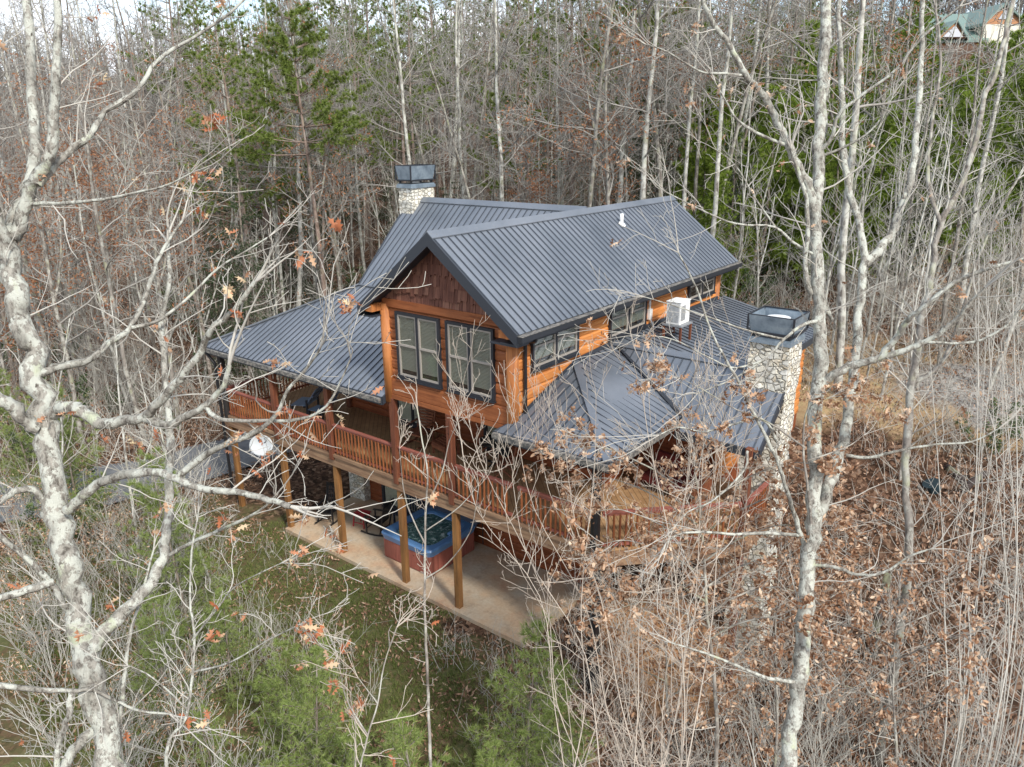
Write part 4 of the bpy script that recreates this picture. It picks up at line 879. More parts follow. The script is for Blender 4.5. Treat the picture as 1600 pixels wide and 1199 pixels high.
# ------------------------------------------------------------------ trees traced at their real distance
def proj(P):
    d=Vector(P)-CAM; z=d.dot(FWD); return 800+FPX*d.dot(RIGHT)/z, 599.5-FPX*d.dot(UP)/z, z
def crspl(pts,n=4):
    return [Vector(p) for p in spl([tuple(p) for p in pts],n)]
def hero(name,label,stems,barkm,twigm,seed,cat='tree',leaves=0,leafm='leaf_oak',lsize=.13,twd=2.0,tl=(.35,1.0),lpts=None,ground=True,tpl=OAK,trmax=None,bigr=.05,prmk=None,allground=False):
    """stems: (pts [(u,v)], depth0, depth1, r0, r1) in photo pixels / metres of depth"""
    rnd.seed(seed); tr=[];br=[];tips=[]; root=None; lines=[]
    for k,(pts,d0,d1,r0,r1) in enumerate(stems):
        n=len(pts); off=0
        if k and not allground:
            best=20**2
            for Q_,_,_ in lines:
                for q_ in Q_:
                    a_,b_,z_=proj(q_); dd_=(a_-pts[0][0])**2+(b_-pts[0][1])**2
                    if dd_<best: best=dd_; off=z_-d0
        P=[un(u,v,d0+(d1-d0)*(i/(n-1))+off*(1-.5*i/(n-1))) for i,(u,v) in enumerate(pts)]
        if (k==0 or allground) and ground:
            g0=P[0]; z=hf(g0.x,g0.y)-.3; ext=[]
            dirv=(P[0]-P[1]).normalized(); steps=max(2,int((g0.z-z)/1.2))
            for i in range(steps,0,-1):
                f=i/steps; ext.append(Vector((g0.x+dirv.x*.6*math.sin(f*1.2),g0.y+dirv.y*.6*math.sin(f*1.2),g0.z+(z-g0.z)*f)))
            P=ext+P
        Q=crspl(P,4); m=len(Q); rr=[r0+(r1-r0)*((i/(m-1))**.9) for i in range(m)]
        # irregular surface along the limb
        Q=[q+Vector((G(0,.22),G(0,.22),G(0,.12)))*rr[i]*(0 if i in(0,m-1) else 1) for i,q in enumerate(Q)]; rr=[r*U(.93,1.07) for r in rr]
        (tr if r0>=bigr else br).append(([tuple(q) for q in Q],rr,10 if r0>=bigr else 6)); lines.append((Q,rr,r0)); 
        if root is None: root=Q[0]
    prm=dict(PB,rmin=.0028,max=3,dens=(2,2.4,2.8,3),wig=.13,up=.25,lr=(.35,.7),lmin=.12,t0=.12,ang=(30,65))
    if prmk: prm.update(prmk)
    out=[]
    for Q,rr,r0 in lines:
        Ln=sum((a-b).length for a,b in zip(Q,Q[1:])); k=int(Ln*twd*(.55 if r0>.08 else 1))
        for _ in range(k):
            x=U(.06,1)**.8*(len(Q)-1); i=min(int(x),len(Q)-2); p=Q[i].lerp(Q[i+1],x-i); d=(Q[i+1]-Q[i]).normalized()
            if ground and p.z<root.z+2: continue
            nd=vrot(d,R(U(35,80))); L_=U(*tl)*(1.3 if r0>.08 else 1); grow(p,nd,L_,max(.005,min(rr[i]*.4,L_*.011)),1,out,prm,tips)
        q=Q[-1]; d=(Q[-1]-Q[-2]).normalized()
        for _ in range(3): grow(q,vrot(d,R(U(5,35))),U(*tl)*1.2,min(rr[-1],.02)*.8,1,out,prm,tips)
    e=empty(name,tuple(root),0,label,cat)
    def rel(L_): return [([(a[0]-root.x,a[1]-root.y,a[2]-root.z) for a in x[0]],x[1],x[2]) for x in L_]
    if tr: V,F=np_tubes(rel(tr)); np_mesh('trunk',V,F,M[barkm],e,True)
    if br: V,F=np_tubes(rel(br)); np_mesh('limbs',V,F,M[barkm],e,True)
    V,F=np_tubes(rel([x[:3] for x in out])); np_mesh('twigs',V,F,M[twigm],e)
    if leaves:
        cl=[tips[rnd.randrange(len(tips))] for _ in range(max(1,leaves//3))]; T=np.array([cl[rnd.randrange(len(cl))] for _ in range(leaves)])-np.array(root)[None]
        T+=rs.normal(size=T.shape)*.035; T[:,2]-=lsize*.35
        V,F=np_leaves(T,lsize,tpl); np_mesh('leaves',V,F,M[leafm],e)
    return e
s1=[([(185,1260),(165,1170),(140,1060),(125,980),(105,890),(90,800),(72,690),(60,600),(40,510),(18,430),(8,370)],7.2,7.7,.135,.105),
 ([(10,385),(30,330),(45,295),(54,230),(50,130),(40,0),(38,-70)],7.7,8.2,.085,.035),
 ([(20,372),(48,290),(75,250),(86,160),(90,60),(88,-50)],7.7,7.3,.075,.03),
 ([(8,400),(-8,330),(-25,240),(-30,120)],7.7,7.4,.08,.05),
 ([(60,290),(100,245),(140,212),(165,175),(215,140),(245,95),(300,60),(360,20),(400,-20)],7.6,8.6,.042,.012),
 ([(48,318),(100,318),(160,312),(210,302),(260,290),(300,270)],7.7,7.2,.022,.007),
 ([(60,584),(95,572),(140,563),(165,540),(200,515),(225,470),(245,410),(262,380),(285,345)],7.5,8.6,.046,.015),
 ([(205,512),(250,500),(300,460),(340,420),(375,398),(420,370)],8,8.8,.022,.007),
 ([(75,648),(100,636),(130,645),(155,662),(190,658),(225,652),(245,630),(275,600),(310,555),(330,515),(365,485),(400,440)],7.4,6.4,.07,.018),
 ([(225,652),(260,665),(290,652),(320,635),(350,600),(358,570)],6.9,6.6,.045,.02),
 ([(320,637),(345,655),(400,658),(470,655),(510,635),(530,600),(548,560)],6.7,6.2,.024,.006),
 ([(105,797),(130,775),(160,752),(200,742),(245,738),(275,748),(320,765),(370,768),(420,782),(455,792)],7.3,6.4,.05,.024),
 ([(275,748),(320,712),(370,688),(400,675),(430,650),(450,610),(480,575),(500,545)],6.8,6.2,.034,.009),
 ([(56,668),(30,645),(0,625),(-50,605)],7.4,7.0,.068,.055),
 ([(80,795),(50,765),(20,770),(0,785),(-40,808)],7.3,6.9,.036,.026),
 ([(140,1018),(165,985),(195,955),(230,920),(250,880),(260,840),(265,790),(266,700),(263,650),(256,560),(252,500),(265,440),(262,380)],7.2,8.6,.075,.02),
 ([(262,868),(290,853),(340,830),(380,812),(410,795),(430,775)],7.7,7.2,.022,.009),
 ([(180,1250),(188,1130),(200,1010),(215,950),(240,860)],7.4,8.2,.03,.01),
 ([(118,968),(95,935),(74,905),(40,870),(0,838),(-40,800)],7.2,6.7,.034,.02),
 ([(82,910),(40,922),(0,935),(-40,946)],7.2,6.8,.040,.03),
 ([(-40,1066),(0,1070),(50,1078),(110,1080),(145,1078),(180,1095),(215,1110),(265,1116)],6.8,7.4,.032,.01),
 ([(112,1082),(106,1120),(92,1160),(86,1230)],7.1,6.9,.034,.026),
 ([(150,1140),(115,1172),(90,1215)],7.1,6.8,.05,.045)]
hero('oak_tree','big lichen spotted oak with pale bare limbs along the left edge, nearest to the viewer',s1,'bark_white','twig',11,leaves=330,twd=2.5,tl=(.3,.95),lsize=.13,prmk=dict(dens=(2,2.8,3.2,3)))
s2=[([(1208,1270),(1228,1190),(1240,1110),(1248,1050),(1258,950),(1266,860),(1270,780),(1275,690),(1280,600),(1282,520),(1278,430),(1275,350),(1278,270),(1282,180),(1288,90),(1292,0),(1296,-70)],10.3,10.8,.130,.070),
 ([(1262,880),(1272,830),(1286,780),(1300,745),(1318,690),(1328,620),(1338,540),(1345,470),(1350,405),(1342,350),(1325,290),(1316,220),(1314,100),(1310,0),(1312,-60)],10.4,11.6,.10,.028),
 ([(1350,412),(1390,370),(1410,320),(1425,270),(1432,200),(1438,120),(1440,50),(1440,-30)],11.2,11.8,.07,.03),
 ([(1274,350),(1264,294),(1250,266),(1232,228),(1211,182),(1187,143),(1162,115),(1141,73),(1110,31),(1095,-10)],10.7,9.8,.075,.025),
 ([(1268,460),(1258,415),(1262,330),(1248,270),(1236,232)],10.5,10.2,.04,.02),
 ([(1225,226),(1180,207),(1150,185),(1135,160),(1118,130)],10.1,9.8,.026,.008),
 ([(1165,120),(1131,115),(1100,114),(1075,101),(1040,80),(1010,70)],10,9.4,.022,.006),
 ([(1284,602),(1310,582),(1345,567),(1372,561),(1407,550),(1442,536),(1470,519),(1495,498),(1512,478),(1540,450)],10.6,9.4,.062,.018),
 ([(1372,561),(1400,530),(1415,505),(1430,490),(1480,450),(1530,425),(1610,402)],10.1,9.2,.048,.018),
 ([(1450,535),(1520,535),(1570,510),(1610,460)],9.8,9.4,.022,.01),
 ([(1322,712),(1360,715),(1400,705),(1460,695),(1520,690),(1560,670)],10.6,10,.028,.008),
 ([(1264,885),(1300,885),(1340,898),(1380,895),(1420,870),(1455,858)],10.4,9.8,.032,.01),
 ([(1262,838),(1200,833),(1150,835),(1100,832),(1060,835),(1040,850)],10.4,9.8,.028,.01),
 ([(1248,1066),(1200,1060),(1150,1040),(1100,1020),(1050,1005)],10.3,9.6,.032,.01),
 ([(1256,850),(1240,800),(1230,770),(1212,715),(1180,650),(1150,590),(1112,520),(1088,450),(1060,395)],10.3,9,.034,.009),
 ([(1278,440),(1300,500),(1290,480)][::-1],10.6,10.6,.03,.02),
 ([(1285,500),(1255,508),(1225,530),(1195,560),(1150,590),(1090,615)],10.6,9.9,.028,.008),
 ([(1225,530),(1180,520),(1120,500),(1060,480),(1010,465)],10.2,9.6,.018,.006),
 ([(1200,560),(1150,575),(1110,560),(1050,530),(1000,525)],10.1,9.6,.016,.005),
 ([(1215,690),(1190,655),(1140,665),(1100,675),(1060,668),(1030,680)],10.1,9.6,.022,.006),
 ([(1168,705),(1165,730),(1140,760),(1110,785),(1075,800),(1050,830)],9.9,9.5,.018,.006),
 ([(1272,245),(1300,215),(1310,180),(1345,150),(1400,110),(1440,60),(1500,10)],10.7,10,.034,.012),
 ([(1276,400),(1240,380),(1210,355),(1150,350),(1100,330),(1040,300)],10.6,10,.024,.007),
 ([(1215,360),(1180,310),(1150,260),(1120,235)],10.4,10,.014,.005),
 ([(1282,245),(1330,225),(1370,195),(1395,150)],10.8,10.3,.022,.008)]
hero('oak_tree','tall forked lichen covered oak standing in front of the right hand stone chimney',s2,'bark_white','twig',12,leaves=300,twd=1.9,tl=(.35,1.1),lsize=.12,leafm='leaf_brown',bigr=.06)
s3=[([(1420,880),(1418,800),(1415,700),(1425,600),(1440,500),(1456,420),(1470,350),(1498,297),(1523,228),(1537,158),(1558,105),(1575,35),(1590,-40)],15.5,16.5,.10,.04),
 ([(1425,600),(1470,570),(1500,500),(1520,430),(1550,350),(1590,280)],15.5,15,.05,.02),([(1470,350),(1450,280),(1455,200),(1470,100),(1460,0)],16,16.6,.05,.02)]
hero('slender_tree','slender leaning grey tree right of the forked oak, reaching the top right corner',s3,'bark_grey','twig',13,leaves=0,twd=1.5,tl=(.5,1.6),bigr=.06)
s4=[([(259,1180),(290,1123),(301,1053),(303,990),(297,937),(300,860),(310,800)],6.6,7,.022,.008),([(301,1000),(340,950),(370,915),(440,880)],6.7,6.4,.010,.004),([(295,1110),(240,1060),(200,1040)],6.7,6.5,.010,.004),([(303,1050),(360,1035),(420,1000),(470,975)],6.7,6.2,.010,.004)]
hero('oak_sapling','thin oak sapling with a few curled orange leaves in the lower left foreground',s4,'bark_white','twig',14,leaves=90,twd=2.6,tl=(.25,.7),lsize=.12,bigr=.015)
s5=[([(672,1180),(668,1060),(664,960),(664,880),(665,800),(668,740),(660,690),(652,640)],9.8,10.3,.030,.008),([(666,790),(690,740),(702,690),(715,660)],10,9.8,.012,.004),([(664,850),(640,800),(630,760),(624,700)],10,10.3,.012,.004),([(665,830),(720,790),(760,740)],10,9.7,.010,.003),([(664,905),(700,880),(735,830),(748,760)],10,9.7,.012,.004)]
hero('bare_sapling','thin bare sapling standing in front of the hot tub',s5,'bark_grey','twig_red',15,twd=1.1,tl=(.2,.55),bigr=.02)
s5=[([(560,1240),(575,1150),(590,1100),(600,1040),(620,980)],6.2,6.6,.014,.005),([(575,1150),(540,1090),(530,1030)],6.2,6.2,.008,.003),([(590,1100),(560,1060)],6.3,6.3,.006,.003)]
hero('oak_sapling','short oak sapling with orange leaves at the bottom edge left of centre',s5,'bark_grey','twig_red',16,leaves=60,twd=2.6,tl=(.2,.6),lsize=.11,bigr=.012)
# whippy multi stemmed shrubs in front of the right deck
rnd.seed(31); ws=[]
for k in range(24):
    bx=U(900,1090); tx=bx+U(-230,180); ty=U(560,860); mid=((bx*.5+tx*.5)+U(-15,15)-(tx-bx)*.15,(1230+ty)/2+U(-30,30)); d=U(10.2,12.0)
    ws.append(([(bx+U(-30,30),1240),(bx*.8+tx*.2,1100),mid,(tx*.85+bx*.15,ty+120),(tx,ty)],d,d+U(-.8,.8),U(.008,.020),.004))
hero('whip_shrub','tall bare thicket of pinkish whips rising in front of the hip roofed porch corner',ws,'twig_red','twig_red',32,cat='shrub',allground=True,twd=2.2,tl=(.35,1.0),bigr=.5,prmk=dict(ang=(22,55),up=.5,wig=.11))
rnd.seed(41); ws=[]
for k in range(22):
    bx=U(1480,1640); tx=bx+U(-60,110); ty=U(330,640); d=U(11,15)
    ws.append(([(bx+U(-30,30),1120),(bx*.8+tx*.2,960),(bx*.5+tx*.5+U(-10,10),(1100+ty)/2),(tx,ty)],d,d+U(-.5,.5),U(.010,.024),.005))
hero('whip_shrub','pale upright thicket of thin stems along the right edge',ws,'twig','twig',42,cat='shrub',allground=True,twd=1.8,tl=(.4,1.1),bigr=.5,prmk=dict(ang=(20,50),up=.6,wig=.10))
# beech like sapling holding its dry leaves, right of the deck corner
s6=[([(1120,1150),(1115,1050),(1105,960),(1100,870),(1095,800),(1085,730)],11.2,11.6,.05,.012)]
for k in range(12):
    a=(1108-k*2,1000-k*20); s6.append(([a,(a[0]+(-1)**k*(45+k*2),a[1]-25-k*2),(a[0]+(-1)**k*(95+k*4),a[1]-35-k*4),(a[0]+(-1)**k*(130+k*5),a[1]-25-k*5)],11.3,11.3+(k%5-2)*.45,.018,.005))
hero('leafy_sapling','young tree thick with pale brown dry leaves in front of the right deck railing',s6,'bark_grey','twig',51,leaves=9500,leafm='leaf_brown',lsize=.082,twd=4.5,tl=(.3,.8),bigr=.04,tpl=LEAF2)
s7=[([(1268,820),(1262,760),(1255,700),(1262,640),(1300,620)],9.9,9.9,.02,.006),([(1258,700),(1200,660),(1150,640),(1100,610),(1060,590)],9.9,9.5,.014,.004),([(1262,720),(1320,700),(1350,680)],9.9,10,.012,.004)]
hero('leafy_sapling','thin sapling with bunches of brown leaves across the right hand roof and chimney',s7,'bark_grey','twig',52,leaves=620,leafm='leaf_brown',lsize=.12,twd=2.2,tl=(.25,.7),bigr=.019,ground=False)
for sx,sy,d,sd,n,lb in ((1045,1150,12.6,53,1900,'smaller brown leaved sapling under the right porch, left of the leafier one'),(1215,1130,12.6,54,2600,'brown leaved sapling at the foot of the stone chimney behind the forked oak'),(1400,1190,11.5,55,1500,'low brown leaved sapling right of the forked oak trunk near the bottom')):
    q=[([(sx,sy),(sx-4,sy-90),(sx-2,sy-180),(sx+6,sy-270)],d,d+.3,.035,.01)]
    for k in range(9): a=(sx-3,sy-60-k*24); q.append(([a,(a[0]+(-1)**k*45,a[1]-22),(a[0]+(-1)**k*85,a[1]-38)],d,d+(k%4-1.5)*.45,.013,.005))
    hero('leafy_sapling',lb,q,'bark_grey','twig',sd,leaves=int(n*1.6),leafm='leaf_brown',lsize=.08,twd=4.5,tl=(.3,.8),bigr=.03,tpl=LEAF2)
# leaning dead snag, logs
def at_ground(o): pass
p0=ghit(1355,1030);p1=un(1388,895,(p0-CAM).dot(FWD)-.4)
m_=MB(); m_.tube([p0-Vector((0,0,.3)),p0.lerp(p1,.5)+Vector((.02,.02,0)),p1],[.12,.10,.09],10); o=m_.build('dead_snag',M['bark_dark'],None,True); tag(o,'dark broken dead trunk leaning on the leafy slope at lower right','dead trunk')
for (a,b,lb) in (((1478,735),(1512,768),'dark fallen log sloping down to the right beside the plastic drum'),((1500,775),(1540,745),'shorter grey log lying across the fallen log near the plastic drum')):
    pa=ghit(*a);pb=ghit(*b); h=Vector((0,0,.12)); m_=MB(); m_.tube([pa+h,pa.lerp(pb,.5)+h*1.3,pb+h],[.10,.11,.08],9); o=m_.build('fallen_log',M['bark_dark'],None,True); tag(o,lb,'log')
# ------------------------------------------------------------------ the woods: prototypes, then copies
HOUSE=[(-9.5,-.6,8.2,12.6)]
def clear(x,y,m=0):
    if -9.6-m<x<9.8+m and -1.5-m<y<12.8+m: return False
    for (a,b) in rp_:
        if (x-a)**2+(y-b)**2<(2.3+m*.3)**2: return False
    return True
def place(proto,first,loc,rz,s,label,cat,group):
    o=proto if first else copy_tree(proto)
    o.location=loc; o.rotation_euler=(0,0,rz); o.scale=(s,s,s*U(.92,1.1)); tag(o,label,cat,group); return o
BD=dict(PB,dens=(2.2,2.5,2.8,2.6),rmin=.009,up=.35,wig=.17,ang=(32,66))
BT=[]
for h,r,sd_,c0,bk,nb,sp,ln,ds_ in ((19,.11,101,.40,'bark_grey',15,.26,.03,'slim straight grey tree'),(21,.125,102,.45,'bark_mid',16,.24,.02,'tall straight pale tree'),(17,.09,103,.28,'bark_grey',16,.28,.08,'crooked low branching tree'),(20,.10,104,.5,'bark_brown',14,.22,.03,'brownish high crowned tree'),(15,.07,105,.25,'bark_grey',14,.24,.10,'thin leaning tree'),(22,.135,106,.33,'bark_mid',18,.30,.02,'broad crowned pale tree'),(18,.08,107,.35,'bark_brown',15,.26,.05,'thin brownish forked tree')):
    o=bare_tree('bare_tree',h,r,sd_,c0,0,None,bk,'twig_far',nb=nb,spread=sp,lean=ln,prm=BD,fork=1 if 'forked' in ds_ else .2); o['desc']=ds_; BT.append(o)
SP=[]
for h,r,sd_,ds_ in ((9,.040,181,'spindly bare sapling'),(7,.032,182,'short twiggy bare sapling'),(11,.05,183,'tall wispy bare sapling'),(8,.035,184,'arching bare sapling')):
    o=bare_tree('bare_sapling',h,r,sd_,.12,0,None,'bark_mid','twig_mid',nb=16,spread=.24,lean=.12 if 'arch' in ds_ else .05,prm=dict(PB,dens=(2.4,3,3,3),rmin=.006,max=2),fork=.5); o['desc']=ds_; SP.append(o)
OT=[]
for h,r,sd_,ds_ in ((18,.11,111,'rust leaved oak'),(15,.085,112,'smaller rust leaved oak'),(12,.06,113,'slender copper leaved beech')):
    o=bare_tree('leafy_oak',h,r,sd_,.30,2600,'leaf_rust','bark_grey','twig_far',.17,16,.28,.04,BD); o['desc']=ds_; OT.append(o)
PT=[conifer('pine_tree',h,.16,s,b,w_,'needle',.22,26,.75,2,0,.03,'bark_pine',.35,.30,1.1) for h,s,b,w_ in ((21,121,.55,3.4),(18,122,.42,3.0))]
HT=[conifer('evergreen_tree',h,.10,s,.06,w_,'needle_dark',.11,13,.42,1,.06,.02,'bark_brown',.1,.20,1.3) for h,s,w_ in ((11,131,2.6),(7,132,1.8))]
YT=[conifer('young_pine',h,.05,s,.08,w_,'needle_lime',.16,18,.34,1,-.02,.030,'bark_brown',.45,.17,1.3) for h,s,w_ in ((6,141,1.7),(4.6,142,1.5))]
SB=[shrub('bare_shrub',h,s,n) for h,s,n in ((3.2,151,9),(2.4,152,11),(4.2,153,8))]
LS=[shrub('leafy_shrub',h,s,n,lv,'leaf_brown',lsize=.085) for h,s,n,lv in ((2.6,161,7,700),(3.6,162,6,900))]
GS=[shrub('evergreen_shrub',1.7,171,9,1500,'green_leaf','twig_far',.8,.014,.13)]
for L_,D_ in ((PT,('tallest high crowned pine','shorter deep crowned pine')),(HT,('tall dark green evergreen','small dark green evergreen')),(YT,('taller bright lime green young pine','smaller bright lime green young pine')),
    (SB,('spreading bare grey shrub','low dense bare grey shrub','tall loose bare grey shrub')),(LS,('small shrub with dry brown leaves','taller shrub with dry brown leaves')),(GS,('low rounded evergreen shrub',))):
    for o,d_ in zip(L_,D_): o['desc']=d_
used=set(); spots=[]
def scatter(n,dmin,dmax,mind,fn=None,seed=0,lat=.74,pw=1.0):
    rnd.seed(seed); out=[]; tries=0
    while len(out)<n and tries<n*60:
        tries+=1; d=dmin+(dmax-dmin)*U(0,1)**pw; l=U(-lat,lat)*d; bk2=Vector((FWD.x,FWD.y)).normalized(); rt=Vector((RIGHT.x,RIGHT.y)).normalized()
        x=CAM.x+bk2.x*d+rt.x*l; y=CAM.y+bk2.y*d+rt.y*l
        if not clear(x,y,1.0): continue
        if fn and not fn(x,y,d,l): continue
        if any((x-a)**2+(y-b)**2<mind*mind for a,b in out): continue
        if any((x-a)**2+(y-b)**2<.6 for a,b in spots): continue
        out.append((x,y)); spots.append((x,y))
    return out
def where(u,d):
    h='at the far left' if u<230 else 'above the left deck' if u<520 else 'behind the left chimney' if u<760 else 'behind the main ridge' if u<1060 else 'behind the right hand chimney' if u<1300 else 'on the right hand slope'
    return h,('close in' if d<34 else 'midway back' if d<58 else 'deep in the woods')
def plant(protos,pts,base,cat,srange,seed,group,sink=.1):
    rnd.seed(seed)
    for (x,y) in pts:
        u,v,d=proj((x,y,hf(x,y)+4)); p=rnd.choice(protos); first=p.name not in used; used.add(p.name); h,dd=where(u,d); ds_=p.get('desc',base)
        o=place(p,first,(x,y,hf(x,y)-sink),U(0,6.28),U(*srange),ds_+' '+h+', '+dd,cat,ds_+' among its like '+h+', '+dd)
# near house rule: keep the view of the cabin open, only trees behind or beside it
def behind(x,y,d,l):
    u=800+l/d*FPX
    if u<300: return d>19
    if u>1240: return d>20
    return y>14.5 or x<-13.5
def tallok(x,y,d,l):
    u=800+l/d*FPX
    if u>1390: return 20<d<30 and U(0,1)<.6
    if u>1140: return behind(x,y,d,l) and U(0,1)<.42
    if u<330: return d>22
    return behind(x,y,d,l)
plant(BT,scatter(215,19,95,1.5,tallok,1,pw=1.1),'slender bare grey tree','tree',(.8,1.12),1,'')
plant(OT,scatter(44,26,80,2.2,tallok,2),'tree still holding rust brown leaves','tree',(.8,1.1),2,'')
plant(SP,scatter(190,15,60,1.0,behind,9,pw=.9),'bare sapling','sapling',(.7,1.25),9,'')
plant(HT,scatter(64,34,88,2.2,lambda x,y,d,l:behind(x,y,d,l) and -.42<l/d<.5,4),'dark green evergreen','tree',(.6,1.3),4,'')
plant(PT,scatter(56,38,88,2.2,lambda x,y,d,l:behind(x,y,d,l) and -.42<l/d<.42,3),'tall pine with a high green crown','tree',(.85,1.1),3,'')
plant(YT,scatter(120,34,80,1.5,lambda x,y,d,l:behind(x,y,d,l) and l/d>.24 and (d<58 or l/d<.49),5),'bright lime green young pine','tree',(.9,1.9),5,'')
plant(SB,scatter(150,9,48,.9,lambda x,y,d,l:(behind(x,y,d,l) or (l/d>.18 and y<2) or (l/d<-.42)),6,pw=.8),'low bare grey shrub','shrub',(.7,1.3),6,'')
plant(LS,scatter(44,11,40,1.1,lambda x,y,d,l:(behind(x,y,d,l) and l/d>.2) or (l/d>.22 and y<3) or (l/d<-.45),7),'shrub with dry brown leaves','shrub',(.7,1.2),7,'')
plant(GS,scatter(50,18,50,1.2,lambda x,y,d,l:(behind(x,y,d,l)),8),'low rounded evergreen shrub','shrub',(.6,1.3),8,'')
# singled-out trees
def one(p,u,v,d,s,label,cat='tree',rz=0):
    q=un(u,v,d) ; c=p if (p.name not in used) else copy_tree(p); used.add(p.name)
    if 'group' in c: del c['group']
    c.location=(q.x,q.y,hf(q.x,q.y)-.1); c.scale=(s,s,s); c.rotation_euler=(0,0,rz); tag(c,label,cat); return c
big=conifer('pine_tree',18,.16,201,.60,3.7,'needle',.22,30,.60,2,0,.028,'bark_pine',.25,.20,1.5); used.add(big.name)
q=un(492,300,36); big.location=(q.x,q.y,hf(q.x,q.y)-.1); tp=proj((q.x,q.y,hf(q.x,q.y)+17)); tag(big,'tall pine with a green crown rising above and left of the left chimney','tree'); print('bigpine top',tp)
one(HT[1],552,440,31,.55,'small dark green cedar just behind the left end of the cabin roof')
one(HT[0],690,290,40,.75,'dark green evergreen right behind the left chimney')
one(YT[0],1080,270,42,.9,'green young pine beyond the far end of the ridge')
# foreground young pines on the lawn
WP=[conifer('white_pine_sapling',h,.035,s,.05,w_,'needle_soft',.15,17,.34,1,-.01,.010,'bark_brown',.55,.17,1.3,.6) for h,s,w_ in ((4.8,211,1.55),(3.8,212,1.35))]
for k,(u,v,d,s,lb) in enumerate(((650,1010,11.5,1.0,'soft green young pine in front of the patio below the hot tub'),(545,1060,12.3,.95,'soft green young pine on the lawn left of centre'),(815,960,13.8,1.0,'soft green young pine at the right end of the patio slab'),
    (705,1120,11,.85,'soft green young pine at the bottom centre of the slope'),(265,800,19,1.15,'green young pine beside the driveway behind the big left oak'),(430,960,15,.85,'small green young pine on the left lawn'),(110,740,24,1.2,'green young pine across the driveway at far left'),
    (370,1090,12,.75,'small green young pine in the lower left brush'),(600,960,14.0,.45,'knee high green pine seedling near the patio edge'),(330,880,17,.8,'small green young pine between driveway and lawn'),(40,700,27,1.1,'green young pine at the left edge behind the oak trunk'),(500,900,17.5,.4,'tiny green pine seedling on the lawn below the rocking chairs'),(470,1020,13.5,.9,'wispy green young pine left of the pair on the lawn'),(760,1000,12.6,.85,'wispy green young pine below the right hot tub post'),(620,1130,10.4,.8,'wispy green young pine at the bottom edge left of centre'),(880,930,14.5,.8,'wispy green young pine at the foot of the dark porch post'),(220,900,16,.8,'wispy green young pine right of the big oak trunk'),(300,990,14,.7,'wispy green young pine in the brush right of the oak fork'))):
    p=WP[k%2]; c=one(p,u,v,d,s,lb,'tree',k*1.3)
# ------------------------------------------------------------------ stuff: far woods, litter, grass, brush
rnd.seed(77)
lines=[];
for k in range(900):
    d=U(95,190); l=U(-.8,.8)*d; bk2=Vector((FWD.x,FWD.y)).normalized(); rt=Vector((RIGHT.x,RIGHT.y)).normalized(); x=CAM.x+bk2.x*d+rt.x*l; y=CAM.y+bk2.y*d+rt.y*l
    if l/d>.5 and d<105: continue
    z=hf(x,y); h=U(13,20); lx,ly=G(0,.6),G(0,.6); lines.append(([(x,y,z-.5),(x+lx*.5,y+ly*.5,z+h*.5),(x+lx,y+ly,z+h)],[.17,.12,.03],4))
    for b in range(26):
        t=U(.35,.98); a=U(0,6.28); L_=h*.2*U(.4,1)*(1.2-t); p=(x+lx*t,y+ly*t,z+h*t); e1=(p[0]+math.cos(a)*L_*.5,p[1]+math.sin(a)*L_*.5,p[2]+L_*U(.2,.6)); e2=(p[0]+math.cos(a+G(0,.3))*L_,p[1]+math.sin(a+G(0,.3))*L_,p[2]+L_*U(.5,1.2)); lines.append(([p,e1,e2],[.05,.035,.02],3))
        for c in range(2): a2=a+G(0,.8); lines.append(([e1,tuple(Vector(e1)+Vector((math.cos(a2)*L_*.5,math.sin(a2)*L_*.5,L_*U(.2,.8))))],[.03,.018],3))
V,F=np_tubes(lines); o=np_mesh('far_woods',V,F,M['woods']); tag(o,'far off bare woods on the ridge reading as one grey mass','woods',None,'stuff')
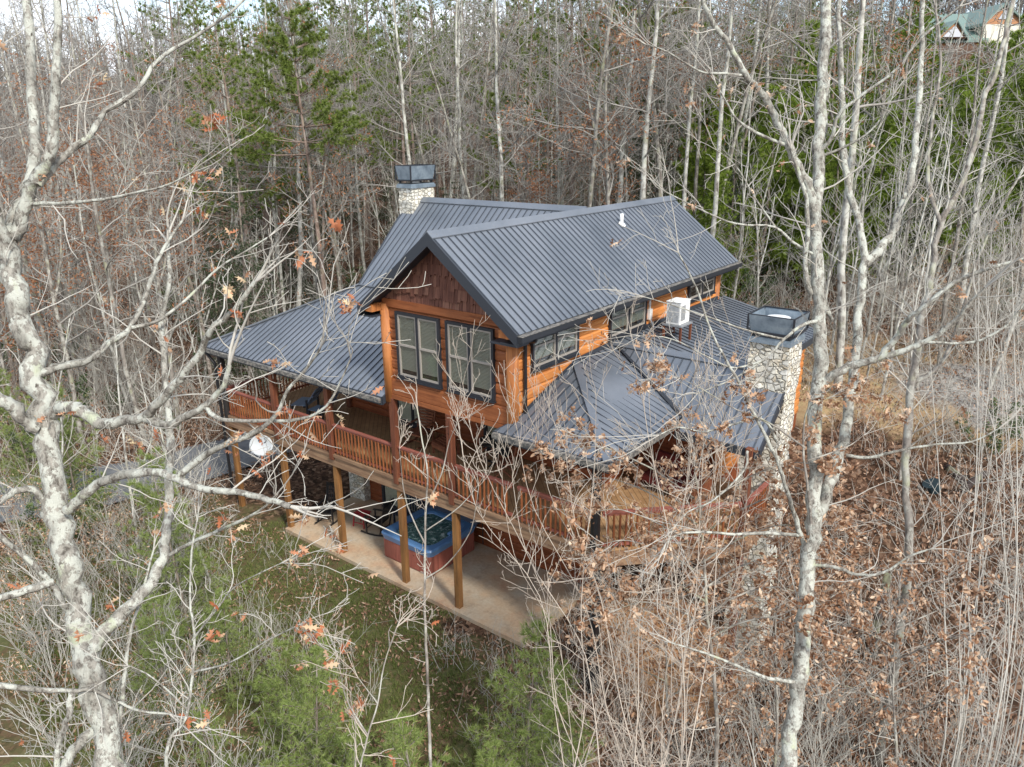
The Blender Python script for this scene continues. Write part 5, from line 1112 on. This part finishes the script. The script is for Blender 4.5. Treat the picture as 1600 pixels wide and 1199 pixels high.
# leaf litter
def spots_np(n,dmin,dmax,seed,keep,pw=1):
    r=np.random.RandomState(seed); d=dmin+(dmax-dmin)*r.rand(n)**pw; l=(r.rand(n)*1.56-.78)*d; f=np.array([FWD.x,FWD.y]);f/=np.linalg.norm(f); t=np.array([RIGHT.x,RIGHT.y]);t/=np.linalg.norm(t)
    P=np.array([CAM.x,CAM.y])+d[:,None]*f+l[:,None]*t
    return [(x,y) for x,y in P if keep(x,y)]
def lawn(x,y): return ((x+2)/8)**2+((y+4.6)/5.5)**2<1+.5*noise.noise(Vector((x*.5,y*.5,2)))
sp_=spots_np(120000,7,40,1,lambda x,y: not((-9<x<4.6 and -.3<y<13) or (4.6<=x<8 and 3.5<y<13)) and (not lawn(x,y) or noise.noise(Vector((x*.8,y*.8,5)))>-.12) and not any((x-a)**2+(y-b)**2<2.6 for a,b in rp_[::3]),.9)
P=np.array([(x,y,hf(x,y)+.03) for x,y in sp_]); P[:,2]+=rs.uniform(0,.08,len(P)); T=(LEAF[0]*np.array([1,1,1.5]),LEAF[1]); V,F=np_leaves(P,.13,T); o=np_mesh('leaf_litter',V,F,M['litter']); tag(o,'brown fallen leaves covering the ground around the cabin','leaf litter',None,'stuff')
gp=[(x,y) for x,y in spots_np(90000,8,30,2,lambda x,y: lawn(x,y) and not(-5.6<x<6.6 and y>-.25) and noise.noise(Vector((x*.6,y*.6,8)))>-.35)]
P=np.array([(x,y,hf(x,y)) for x,y in gp]); D=np.tile([0,0,1.],(len(P),1)); V,F=np_needles(P,D,6,.14,.016,.5); o=np_mesh('grass',V,F,M['grass']); tag(o,'thin green grass growing on the lawn below the patio','grass',None,'stuff')
rnd.seed(88); lines=[]
for (x,y) in spots_np(11000,7,40,3,lambda x,y: not((-9<x<4.4 and -1.2<y<13) or (4.4<=x<8.5 and 3<y<13)) and not any((x-a)**2+(y-b)**2<4.5 for a,b in rp_[::2]) and (not lawn(x,y) or noise.noise(Vector((x*.4,y*.4,15)))>.1)):
    z=hf(x,y); h=U(.3,1.5); p=Vector((x,y,z)); d=Vector((G(0,.35),G(0,.35),1)).normalized(); q=p+d*h*.5; d2=(d+Vector((G(0,.3),G(0,.3),0))).normalized(); e_=q+d2*h*.5
    lines.append(([tuple(p),tuple(q),tuple(e_)],[.007,.005,.003],3))
    for c in range(4): s_=p.lerp(e_,U(.3,.95)); a=vrot(d2,R(U(25,60))); lines.append(([tuple(s_),tuple(s_+a*h*U(.15,.4))],[.004,.002],3))
V,F=np_tubes(lines); o=np_mesh('brushwood',V,F,M['twig']); tag(o,'low tangle of bare stems and twigs over the forest floor','brush',None,'stuff')

for o in bpy.data.objects:
    if 'desc' in o: del o['desc']
